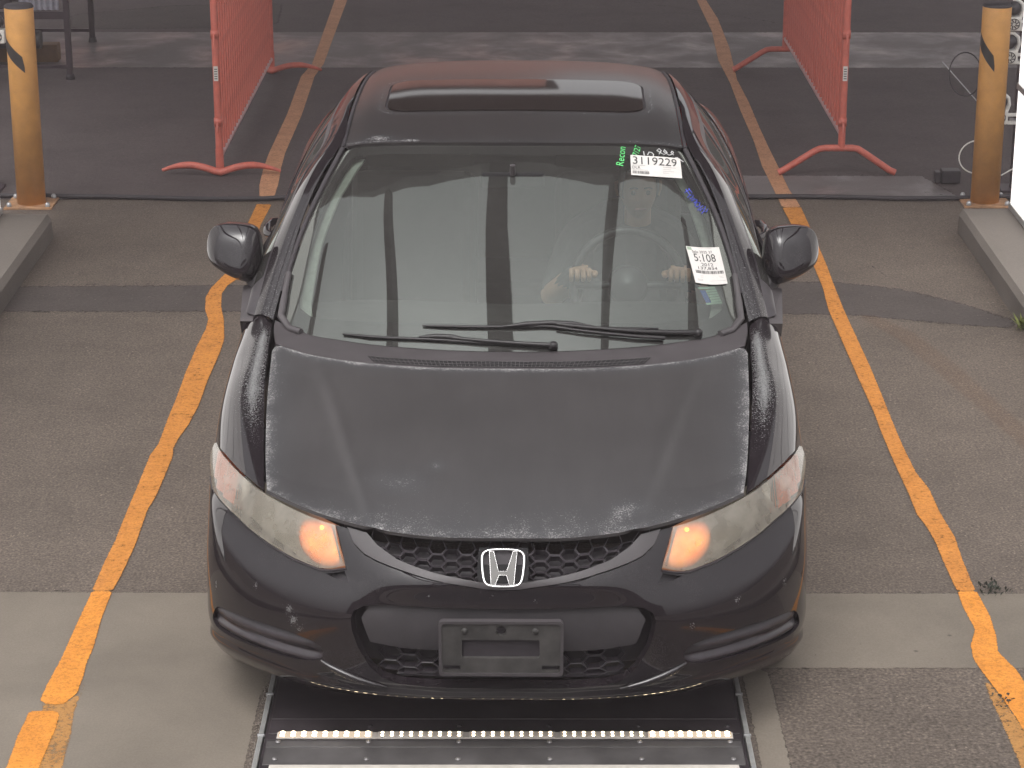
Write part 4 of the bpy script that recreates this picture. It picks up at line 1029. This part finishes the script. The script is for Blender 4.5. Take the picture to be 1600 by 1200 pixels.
panel('sunroof_seal', roof, rrect(-.462,.462,.328,.807,.09,6), M['rubber'], car, holes=[rrect(-.447,.447,.343,.792,.08,6)], step=.02, rim=.0, off=-.004)
panel('headliner', roof, [(-.56,.01),(.56,.01),(.56,1.38),(-.56,1.38)], M['interior'], car, step=.1, rim=0, off=-.035)
# --- pillars and roof rails
rl = [[(.752,1.325,.903),(.785,1.34,.914),(.815,1.36,.905)],[(.722,1.50,1.022),(.752,1.52,1.035),(.785,1.56,1.03)],[(.682,1.70,1.152),(.708,1.72,1.162),(.742,1.77,1.145)],
[(.630,1.88,1.255),(.655,1.91,1.266),(.695,1.97,1.238)],[(.587,1.985,1.309),(.612,2.02,1.318),(.655,2.10,1.285)],[(.582,2.4,1.356),(.606,2.4,1.352),(.645,2.4,1.315)],
[(.577,2.9,1.351),(.60,2.9,1.346),(.635,2.9,1.305)],[(.568,3.3,1.303),(.59,3.3,1.29),(.62,3.3,1.255)],[(.60,3.75,1.13),(.63,3.75,1.11),(.67,3.75,1.07)],[(.65,4.05,1.025),(.68,4.05,1.01),(.715,4.05,.995)]]
rY = [0,.2,.45,.7,.85,1.2,1.7,2.1,2.6,2.95]
rail = Surf(rY, [0,.03,.07], np.swapaxes(np.array(rl),0,1), False, (1,0,1))
gl_in = [g[2] for g in rl]
gl_out = [(.835,1.40,.90),(.840,1.58,.925),(.842,1.80,.930),(.845,2.0,.933),(.846,2.13,.935),(.849,2.42,.94),(.843,2.9,.965),(.826,3.3,.99),(.798,3.75,1.0),(.75,4.05,1.0)]
gg = [[gl_in[i], tuple((Vector(gl_in[i])+Vector(gl_out[i]))/2+Vector((.018,0,.006))), gl_out[i]] for i in range(10)]
gsurf = Surf(rY, [0,.5,1.0], np.swapaxes(np.array(gg),0,1), False, (1,0,.3))
for mr in (False, True):
    panel('pillar', rail, [(0,0),(2.95,0),(2.95,.07),(0,.07)], black, car, step=.018, rim=.012, mirror=mr, attr=lambda a,b: .25*np.exp(-a/.3))
    panel('side_window', gsurf, [(.12,.04),(1.9,.04),(2.05,.5),(2.0,.97),(.08,.97)], M['side_glass'], car, step=.06, rim=0, off=-.003, mirror=mr)
    panel('window_frame', gsurf, [(0,0),(2.95,0),(2.95,1),(0,1)], M['black_plastic'], car, holes=[[(.14,.07),(1.22,.07),(1.22,.95),(.10,.95)],[(1.27,.07),(1.9,.07),(2.02,.5),(1.95,.95),(1.27,.95)]], step=.035, rim=.01, mirror=mr)
    panel('rear_pillar', gsurf, [(2.08,.0),(2.95,0),(2.95,1.0),(2.05,1.0),(2.10,.5)], black, car, step=.05, rim=0, off=.004, mirror=mr, attr=f_wear)
    sx = -1 if mr else 1
    e = [roof.p(.565,b__) for b__ in np.linspace(0,1.4,14)]
    MB().tube([(sx*(q.x+.008),q.y,q.z-.002) for q in e], .0065, 6).build('roof_ditch', M['rubber'], car)
# --- back window, boot, rear end
bkS = Surf([0,.26,.43,.52,.565],[0,.4,.8],[RG[3],[(0,3.66,1.23),(.28,3.66,1.225),(.46,3.66,1.21),(.55,3.66,1.19),(.585,3.66,1.17)],[(0,4.0,1.04),(.30,4.0,1.035),(.50,3.99,1.03),(.60,3.98,1.03),(.64,3.97,1.035)]],True,(0,1,1))
panel('rear_window', bkS, [(-.52,.03),(.52,.03),(.545,.78),(-.545,.78)], M['side_glass'], car, step=.06, rim=0, off=.002)
panel('rear_window_border', bkS, [(-.565,0),(.565,0),(.565,.8),(-.565,.8)], M['black_plastic'], car, holes=[[(-.49,.07),(.49,.07),(.51,.72),(-.51,.72)]], step=.05, rim=.01)
tr_ = Surf([0,.35,.66],[0,.3,.45],[[(0,4.0,1.035),(.36,4.0,1.03),(.66,3.99,1.02)],[(0,4.3,1.05),(.36,4.3,1.045),(.68,4.28,1.0)],[(0,4.46,1.03),(.34,4.45,1.025),(.655,4.42,.985)]],True,(0,0,1))
panel('boot_lid', tr_, [(-.66,0),(.66,0),(.66,.45),(-.66,.45)], black, car, step=.05, rim=.01, attr=f_wear)
re_ = Surf([0,.4,.72],[0,.3,.5,.8],[[(0,4.46,1.028),(.36,4.45,1.02),(.66,4.42,.985)],[(0,4.44,.75),(.40,4.43,.75),(.74,4.40,.76)],[(0,4.50,.55),(.42,4.48,.55),(.755,4.41,.55)],[(0,4.46,.22),(.40,4.45,.22),(.73,4.40,.22)]],True,(0,1,0))
panel('rear_bumper', re_, [(-.72,.31),(.72,.31),(.72,.8),(-.72,.8)], black, car, step=.05, rim=.01, attr=f_wear)
panel('boot_panel', re_, [(-.46,0),(.46,0),(.46,.305),(-.46,.305)], black, car, step=.05, rim=.01, attr=f_wear)
tl = simple('red_tail_light',(.35,.01,.01),.15)
for mr in (False, True): panel('tail_light', re_, [(.465,0),(.72,0),(.72,.305),(.465,.305)], tl, car, step=.05, rim=.01, off=.004, mirror=mr)

# --- door mirrors
mo = [(-.06,.090),(0,.098),(.060,.093),(.086,.070),(.096,.010),(.086,-.034),(.038,-.066),(-.017,-.090),(-.058,-.097),(-.080,-.072),(-.088,0),(-.080,.063)]
mo = smooth_poly(mo, 2)
for sx in (1,-1):
    mt = empty('door_mirror', (sx*.905,1.62,1.036), 0, car); mt.rotation_euler = (R(-4),0,R(6*sx))
    prof = [(k_,-.060*(1-k_**5)) for k_ in (.0,.15,.3,.45,.6,.72,.82,.89,.94,.975,.993)]+[(1.0,.006),(1.0,.035),(.97,.052),(.93,.056)]
    vs = []; n = len(mo)
    for k,y in prof:
        for x,z in mo: vs.append((x*k, y+(.28*z*k+.12*x*k)*max(0,1-k**6), z*k))
    fs = [(i*n+k,i*n+(k+1)%n,(i+1)*n+(k+1)%n,(i+1)*n+k) for i in range(len(prof)-1) for k in range(n)]
    o = MB().add(vs, fs, True).build('mirror_shell', black, mt, mirror=(sx<0))
    v,e,f,*_ = delaunay_2d_cdt([Vector((x*.93,z*.93)) for x,z in mo], [(i,(i+1)%n) for i in range(n)], [], 1, 1e-7)
    MB().add([(p[0],.053,p[1]) for p in v], [tuple(t_) for t_ in f]).build('mirror_glass', M['chrome'], mt, mirror=(sx<0))
    b = MB(); b.tube([(-.055,0,-.07),(-.075,-.005,-.10),(-.10,-.04,-.125)], [.03,.027,.022], 12); b.build('mirror_arm', M['black_plastic'], mt, mirror=(sx<0))
    b = MB()
    b.add([(.818,1.33,.895),(.862,1.36,.885),(.880,1.60,.930),(.830,1.62,.945),(.815,1.40,.85),(.86,1.38,.83),(.872,1.60,.85),(.83,1.62,.86)],
          [(0,1,2,3),(0,4,5,1),(1,5,6,2),(2,6,7,3),(3,7,4,0),(4,7,6,5)])
    b.build('mirror_foot', M['grey_plastic'], car, mirror=(sx<0))
    h = empty('door_handle', (sx*.872,2.50,.885), 0, car)
    MB().tube([(sx*.0,-.10,0),(sx*.022,-.08,.002),(sx*.030,0,.004),(sx*.022,.08,.002),(0,.10,0)], [.012,.014,.016,.014,.012], 10).build('grip', M['chrome'] if False else black, h)

# --- wheels
for sx in (1,-1):
    for y in (.91,3.535):
        w = empty('wheel', (sx*.775,y,.317), 0, car); Mx = Matrix.Rotation(R(90*sx),4,'Y')
        MB().lathe([(.20,-.10),(.27,-.105),(.305,-.095),(.317,-.07),(.317,.07),(.305,.095),(.27,.105),(.20,.10)], 48, (0,0,0), Mx).build('tyre', M['tyre'], w)
        b = MB(); b.lathe([(.205,-.09),(.205,.08),(.195,.09),(.185,.075),(.18,.02),(0,.02)], 40, (0,0,0), Mx)
        for k in range(10):
            q = 2*math.pi*k/10; c_, s_ = math.cos(q), math.sin(q)
            b.tube([(sx*.06,.03*c_,.03*s_),(sx*.075,.10*c_,.10*s_),(sx*.085,.19*c_,.19*s_)], [.016,.012,.014], 8)
        b.build('rim', M['rim'], w)
        MB().lathe([(0,.062),(.03,.06),(.035,.05)], 20, (0,0,0), Mx).build('hub_cap', M['rim'], w)
    for y in (.91,3.535):
        b = MB(); b.lathe([(.0,-.13),(.345,-.13),(.345,.10)], 40, (sx*.745,y,.318), Matrix.Rotation(R(90*sx),4,'Y')); b.build('wheel_arch_liner', M['rubber'], car)

# --- interior
b = MB(); b.box(-.70,.70,1.30,3.9,.22,.27); b.build('floor_pan', M['interior'], car)
b = MB(); b.box(-.72,-.70,1.35,3.9,.27,.90); b.build('door_card', M['interior'], car)
b = MB(); b.box(.70,.72,1.35,3.9,.27,.90); b.build('door_card', M['interior'], car)
b = MB(); b.box(-.70,.70,1.14,1.16,.22,.83); b.build('bulkhead', M['interior'], car)
dg = Surf([0,.3,.55,.70],[0,.3,.45,.7],[[(0,1.14,.85),(.30,1.16,.85),(.55,1.24,.86),(.69,1.30,.865)],[(0,1.50,.885),(.3,1.50,.89),(.55,1.52,.89),(.70,1.55,.88)],[(0,1.68,.84),(.3,1.68,.85),(.55,1.68,.85),(.70,1.68,.83)],[(0,1.70,.50),(.3,1.70,.50),(.55,1.70,.50),(.7,1.70,.50)]],True,(0,0,1))
panel('dashboard', dg, [(-.69,0),(.69,0),(.69,.7),(-.69,.7)], M['interior'], car, step=.04, rim=0)
def seat(x, y):
    s = empty('seat', (x,y,.27), 0, car)
    b = MB(); b.box(-.24,.24,-.26,.26,.08,.26,.05); b.build('cushion', M['interior'], s)
    b = MB(); b.box(-.23,.23,-.06,.06,0,.62,.05, Matrix.Translation((0,.25,.22)) @ Matrix.Rotation(R(-20),4,'X')); b.build('backrest', M['interior'], s)
    b = MB(); b.box(-.12,.12,-.045,.045,0,.18,.04, Matrix.Translation((0,.47,.86)) @ Matrix.Rotation(R(-12),4,'X')); b.build('headrest', M['interior_grey'], s)
seat(.37,2.15); seat(-.37,2.15)
b = MB(); b.box(-.60,.60,2.95,3.35,.35,.55,.05); b.box(-.60,.60,3.30,3.42,.5,.98,.04); b.build('rear_seat', M['interior'], car)
sw = empty('steering_wheel', (.385,1.80,.88), 0, car); sw.rotation_euler = (R(65),0,0)
MB().tube([(.185*math.cos(q),.185*math.sin(q),0) for q in np.linspace(0,2*math.pi,37)[:-1]], .015, 8, closed=True).build('rim', M['black_plastic'], sw)
b = MB(); b.lathe([(0,-.03),(.06,-.03),(.07,0),(.055,.03),(0,.035)], 20)
for q in (0,180,270): b.tube([(.05*math.cos(R(q)),.05*math.sin(R(q)),0),(.18*math.cos(R(q)),.18*math.sin(R(q)),0)], .014, 6)
b.build('hub', M['black_plastic'], sw)
rv = empty('rear_view_mirror', (0,1.74,1.255), 0, car)
b = MB(); b.box(-.105,.105,-.012,.012,-.025,.025,.010); b.build('shell', M['slot'], rv)
MB().tube([(0,-.01,.02),(0,-.02,.055)], .009, 8).build('stem', M['grey_plastic'], rv)
for x in (-.33,.33):
    b = MB(); b.box(-.19,.19,-.01,.01,-.07,.07,.008, Matrix.Translation((x,2.06,1.270)) @ Matrix.Rotation(R(40),4,'X')); b.build('sun_visor', M['interior_grey'], car)

# ------------------------------------------------------------------ paper tags, decal and marker writing on the windshield
def text_verts(body, size=1.0, sx=1.0):
    cu = bpy.data.curves.new('t', 'FONT'); cu.body = body; cu.size = size; cu.resolution_u = 3
    o = bpy.data.objects.new('t', cu); COL.objects.link(o)
    dg_ = bpy.context.evaluated_depsgraph_get(); dg_.update()
    me = bpy.data.meshes.new_from_object(o.evaluated_get(dg_))
    vs = [(v.co.x*sx, v.co.y) for v in me.vertices]; fs = [tuple(p.vertices) for p in me.polygons]
    bpy.data.objects.remove(o); bpy.data.meshes.remove(me); return vs, fs
def decal(name, label, cat, corners, items, paper, off=.004, thick=.0006):
    """corners (a,b) on the glass: top-left, top-right, bottom-right, bottom-left; items drawn in unit square, y up"""
    C4 = [ws.p(a,b,off) for a,b in corners]; base = (C4[0]+C4[1]+C4[2]+C4[3])/4
    K = np.array(corners, float)
    def mp(x, y, h=0.0):
        q = (K[0]*(1-x)+K[1]*x)*y+(K[3]*(1-x)+K[2]*x)*(1-y)
        return ws.p(q[0], q[1], off+h)-base
    N = ((C4[1]-C4[0]).cross(C4[0]-C4[3])).normalized()
    if N.z < 0: N = -N
    Mw = Matrix.Translation(CAR_LOC) @ Matrix.Rotation(CAR_RZ,4,'Z')
    root = empty(name, Mw @ base, CAR_RZ); tag(root, label, cat)
    if paper:
        b = MB(); n = 6; q = [mp(i/n,j/n,h) for h in (0,thick) for j in range(n+1) for i in range(n+1)]; m_ = (n+1)**2; F_ = []
        for j in range(n):
            for i in range(n):
                k = j*(n+1)+i; F_ += [(k,k+n+1,k+n+2,k+1),(m_+k,m_+k+1,m_+k+n+2,m_+k+n+1)]
        b.add(q, F_, True); b.build('sheet', paper, root)
    for nm, mat, vs, fs in items:
        MB().add([mp(x,y,thick+.0008) for x,y in vs], fs).build(nm, mat, root)
    return root
def fit(body, x0, x1, y0, y1):
    vs, fs = text_verts(body); X = [v[0] for v in vs]; Y = [v[1] for v in vs]
    return [(x0+(x-min(X))/(max(X)-min(X))*(x1-x0), y0+(y-min(Y))/(max(Y)-min(Y))*(y1-y0)) for x,y in vs], fs
def bars(x0,x1,y0,y1,n,seed):
    rr = random.Random(seed); vs = []; fs = []
    for i in range(n):
        x = x0+(x1-x0)*i/n; w = (x1-x0)/n*rr.uniform(.25,.75); k = len(vs); vs += [(x,y0),(x+w,y0),(x+w,y1),(x,y1)]; fs.append((k,k+1,k+2,k+3))
    return vs, fs
def rects(L):
    vs = []; fs = []
    for x0,x1,y0,y1 in L: k = len(vs); vs += [(x0,y0),(x1,y0),(x1,y1),(x0,y1)]; fs.append((k,k+1,k+2,k+3))
    return vs, fs
ink = M['ink']; grey_ink = simple('grey_ink', (.30,.29,.28), .7)
decal('windshield_tag', 'wide white paper tag numbered 3119229 at the top right of the windshield', 'paper tag', [(.448,.052),(.657,.062),(.628,.175),(.43,.155)],
  [('printed_number', ink, *fit('3119229',.04,.91,.55,.93)), ('printed_text', ink, *fit('DLR',.03,.18,.32,.45)), ('barcode', ink, *bars(.03,.36,.08,.22,22,3)),
   ('fine_print', grey_ink, *rects([(.03,.28,.485,.505),(.62,.88,.46,.48),(.62,.78,.36,.375),(.62,.84,.27,.285),(.62,.74,.18,.195),(.03,.33,.265,.28)]))], M['paper'])
decal('windshield_tag', 'tall white paper sale tag reading 5:108 low on the right of the windshield', 'paper tag', [(.565,.512),(.677,.547),(.675,.728),(.575,.68)],
  [('printed_text', ink, *fit('Sale 2025 37',.14,.74,.83,.90)), ('printed_number', ink, *fit('5:108',.15,.80,.60,.81)), ('printed_text', ink, *fit('2012',.32,.68,.48,.565)),
   ('printed_text', ink, *fit('137,834',.20,.78,.375,.46)), ('barcode', ink, *bars(.10,.95,.275,.355,34,5)), ('printed_text', grey_ink, *fit('DLR',.10,.26,.07,.12)),
   ('printed_square', simple('green_ink',(.25,.32,.24),.7), *rects([(.02,.15,.90,.985)])), ('fine_print', grey_ink, *rects([(.35,.75,.965,.972),(.20,.90,.20,.206),(.20,.92,.165,.171),(.45,.95,.08,.086)]))], M['paper'])
pale = simple('pale_green_vinyl', (.50,.68,.52), .5, var=.05); blue = simple('blue_vinyl', (.08,.14,.45), .5, var=.05)
stripes = [(.0 if k>=4 else .42, 1.0, k/7+.0, k/7+.085) for k in range(7)]
stripes = [(.0 if k in (0,6) else .38, 1.0, 1-(k+1)/7+.03, 1-k/7-.0) for k in range(7)]
decal('flag_decal', 'small striped flag decal with blue corner below the sale tag', 'decal', [(.583,.695),(.638,.712),(.652,.800),(.603,.782)],
  [('stripe', pale, *rects(stripes)), ('canton', blue, *rects([(.03,.36,.16,.84)]))], None, off=-.006)
def strokes(name, label, cat, lines, mat, r=.0022):
    C0 = ws.p(*lines[0][0], .003); Mw = Matrix.Translation(CAR_LOC) @ Matrix.Rotation(CAR_RZ,4,'Z')
    b = MB()
    for L in lines:
        P = [ws.p(a,b__,.003)-C0 for a,b__ in L]; b.tube(P, r, 5)
    o = b.build(name, mat, None, Mw @ C0); o.rotation_euler = (0,0,CAR_RZ); tag(o, label, cat)
def textpath(body, o, ex, ey, size):
    """font outlines turned to face the reading direction"""
    vs, fs = text_verts(body, 1.0); return [(o[0]+ex[0]*x*size+ey[0]*y*size, o[1]+ex[1]*x*size+ey[1]*y*size) for x,y in vs], fs
gm = simple('green_marker', (.10,.55,.16), .6, var=.05); bm_ = simple('blue_marker', (.06,.08,.50), .6); wm = simple('white_marker', (.55,.55,.55), .6)
def writing(name, label, body, o, ex, ey, size, mat):
    vs, fs = textpath(body, o, ex, ey, size); C0 = ws.p(*o, .003); Mw = Matrix.Translation(CAR_LOC) @ Matrix.Rotation(CAR_RZ,4,'Z')
    V = np.array(vs); P = ws.ev(V[:,0],V[:,1])+ws.nor(V[:,0],V[:,1])*.003
    ob = MB().add([tuple(Vector(p)-C0) for p in P], fs).build(name, mat, None, Mw @ C0); ob.rotation_euler = (0,0,CAR_RZ); tag(ob, label, 'marker writing')
writing('marker_writing', 'green handwritten word Recon running up the glass left of the wide tag', 'Recon', (.408,.112), (.28,-.96), (-.96,-.28), .042, gm)
writing('marker_writing', 'green handwritten 7/27 above the left corner of the wide tag', '7/27', (.478,.060), (.42,-.90), (-.90,-.42), .036, gm)
sq = lambda cx,cy,L: [(cx+x, cy+y) for x,y in L]
strokes('marker_scribble', 'white looping scribble above the right half of the wide tag', 'marker writing', [
  sq(.60,.03,[(-.03,.012),(-.015,-.008),(-.022,-.018),(-.034,-.008),(-.010,.014),(.008,.002),(.0,-.016),(-.006,-.004),(.012,.016),(.030,.008),(.040,-.004),(.034,-.010),(.026,.0),(.036,.012)]),
  sq(.54,.045,[(-.02,.004),(-.01,-.012),(.0,-.010),(.006,.0),(.002,.010)]), sq(.655,.055,[(-.02,.004),(-.008,.001),(.002,.012),(.014,.022)]), [(.508,.030),(.506,.052)]], wm, .0018)
strokes('marker_scribble', 'blue scribbled writing running down the right side of the windshield', 'marker writing', [
  [(.618,.250),(.640,.235),(.645,.228)],[(.628,.232),(.634,.262)],[(.640,.228),(.648,.252)],[(.622,.275),(.640,.262),(.650,.266),(.640,.280),(.628,.284)],
  [(.632,.295),(.648,.285),(.657,.292),(.650,.302),(.640,.305)],[(.640,.318),(.652,.302),(.664,.308),(.658,.324),(.645,.328),(.640,.318)],[(.645,.345),(.662,.330),(.672,.325)],[(.652,.350),(.664,.340),(.672,.348),(.680,.330)],
  [(.655,.365),(.668,.352),(.676,.360),(.686,.345)]], bm_, .0016)

# ------------------------------------------------------------------ the driver, faint behind the glass
Mw = Matrix.Translation(CAR_LOC) @ Matrix.Rotation(CAR_RZ,4,'Z')
dr = empty('person', Mw @ Vector((.385,2.12,.53)), CAR_RZ); tag(dr, 'person sitting at the wheel behind the glass', 'person')
def skin_mesh(name, joints, edges, radii, mat, parent, root=0, lv=2):
    me = bpy.data.meshes.new(name); me.from_pydata(joints, edges, []); o = link_mesh(name, me, parent)
    md = o.modifiers.new('skin','SKIN'); sv = me.skin_vertices[0].data if me.skin_vertices else None
    if sv is None:
        bm = bmesh.new(); bm.from_mesh(me); bm.verts.layers.skin.verify(); bm.to_mesh(me); bm.free(); sv = me.skin_vertices[0].data
    for i,r in enumerate(radii): sv[i].radius = (r,r) if not isinstance(r,tuple) else r
    sv[root].use_root = True
    s_ = o.modifiers.new('sub','SUBSURF'); s_.levels = lv; s_.render_levels = lv; me.materials.append(mat); return o
J_ = [(0,.02,.06),(0,.06,.22),(0,.09,.36),(0,.08,.47),(0,.05,.54),   # pelvis..neck base
      (.17,.06,.43),(.27,-.09,.24),(.17,-.27,.38),(-.17,.06,.43),(-.26,-.09,.24),(-.16,-.27,.39),
      (.10,-.02,.05),(.15,-.42,.12),(.14,-.72,-.15),(-.10,-.02,.05),(-.12,-.42,.12),(-.12,-.75,-.15)]
E_ = [(0,1),(1,2),(2,3),(3,4),(3,5),(5,6),(6,7),(3,8),(8,9),(9,10),(0,11),(11,12),(12,13),(0,14),(14,15),(15,16)]
skin_mesh('body', J_, E_, [(.16,.12),(.15,.11),(.17,.11),(.12,.09),.055,.065,.045,.032,.065,.045,.032,.085,.065,.045,.085,.065,.045], M['shirt'], dr)
for s_, a_, b2_ in ((1,(.265,-.10,.245),(.17,-.262,.378)),(-1,(-.255,-.10,.245),(-.16,-.262,.386))):
    MB().tube([Vector(a_).lerp(Vector(b2_), k/5) for k in range(6)], [.042,.042,.040,.036,.031,.027], 14).build('forearm', M['skin'], dr)
bm = bmesh.new(); bmesh.ops.create_uvsphere(bm, u_segments=32, v_segments=24, radius=1)
for v in bm.verts:
    x,y,z = v.co; w = .074*(1-.22*max(0,-z)); nx = x*w; ny = y*.095; nz = z*.118
    if y < -.2:
        ny -= .022*math.exp(-(x/.16)**2)*math.exp(-((z+.12)/.16)**2)          # nose
        ny += .010*math.exp(-((abs(x)-.38)/.16)**2)*math.exp(-((z-.10)/.12)**2)  # eye sockets
        ny -= .006*math.exp(-(x/.3)**2)*math.exp(-((z+.45)/.08)**2)           # lips
        ny -= .008*math.exp(-(x/.3)**2)*math.exp(-((z+.85)/.15)**2)           # chin
    v.co = (nx, ny, nz)
hb = MB(); hb.frombm(bm); HC = Vector((.040,-.05,.615))
head = hb.build('head', M['skin'], dr, HC, True); head.scale = (.88,.88,.88); head.rotation_euler = (R(6),0,R(4))
MB().tube([(0,.0,-.14),(0,0,-.08)], .052, 14).build('neck', M['skin'], head)
bm = bmesh.new(); bmesh.ops.create_uvsphere(bm, u_segments=28, v_segments=20, radius=1)
for v in bm.verts: v.co = (v.co.x*.082, v.co.y*.104+.012, max(v.co.z,-.3)*.126+.014)
bmesh.ops.delete(bm, geom=[v for v in bm.verts if v.co.y < -.055 and v.co.z < .085], context='VERTS')
hb = MB(); hb.frombm(bm); hb.build('hair', M['hair'], head, None, True)
for x in (-.028,.028):
    hb = MB(); hb.lathe([(0,-.010),(.008,-.006),(.010,0),(.008,.006),(0,.010)], 12, (x,-.080,.012)); hb.build('eye', M['ink'], head)
    hb = MB(); hb.tube([(x-.016,-.088,.032),(x,-.092,.037),(x+.016,-.088,.032)], .0028, 6); hb.build('eyebrow', M['hair'], head)
for s_ in (-1,1):
    hb = MB(); hb.tube([(s_*.072,.004,.028),(s_*.084,.012,.022),(s_*.084,.014,-.005),(s_*.074,.004,-.028)], .009, 8); hb.build('ear', M['skin'], head)
hb = MB(); hb.tube([(-.022,-.088,-.052),(0,-.095,-.050),(.022,-.088,-.052)], .004, 6); hb.build('mouth', simple('lips',(.40,.16,.13),.5), head)
for s_, hx in ((1,.17),(-1,-.16)):
    c = Vector((hx,-.27,.385)); g = Vector((hx*.96,-.335,.40))
    jts = [tuple(c), tuple(c+Vector((0,-.045,.012)))]; ed = [(0,1)]; rd = [(.026,.020),(.036,.018)]
    for k,(dx,l) in enumerate(((-.030,.85),(-.010,1.0),(.010,.95),(.029,.75))):
        n = len(jts); bse = c+Vector((dx,-.07,.018))
        jts += [tuple(bse), tuple(bse+Vector((0,-.026*l,.014))), tuple(bse+Vector((0,-.040*l,-.008))), tuple(bse+Vector((0,-.026*l,-.028)))]
        ed += [(1,n),(n,n+1),(n+1,n+2),(n+2,n+3)]; rd += [.0105,.0095,.0088,.008]
    n = len(jts); tb = c+Vector((-s_*.034,-.028,.0))
    jts += [tuple(tb), tuple(tb+Vector((-s_*.018,-.030,.010))), tuple(tb+Vector((-s_*.010,-.055,.004)))]; ed += [(0,n),(n,n+1),(n+1,n+2)]; rd += [.013,.011,.009]
    skin_mesh('hand', jts, ed, rd, M['skin'], dr, 0, 1)

# ------------------------------------------------------------------ air volume added over the whole set, its pale veil lifts the blacks
hz = bpy.data.materials.new('black_lift_volume'); hz.use_nodes = True; hz.node_tree.nodes.remove(hz.node_tree.nodes['Principled BSDF'])
pv = hz.node_tree.nodes.new('ShaderNodeVolumePrincipled'); pv.inputs['Color'].default_value = (.95,.84,.86,1); pv.inputs['Density'].default_value = .0036
hz.node_tree.links.new(pv.outputs[0], hz.node_tree.nodes['Material Output'].inputs['Volume'])
o = MB().box(-62,62,-57,77,-1,10.5).build('black_lift_veil', hz); tag(o, 'thin pale air volume added to lift the darkest tones', kind='stuff')
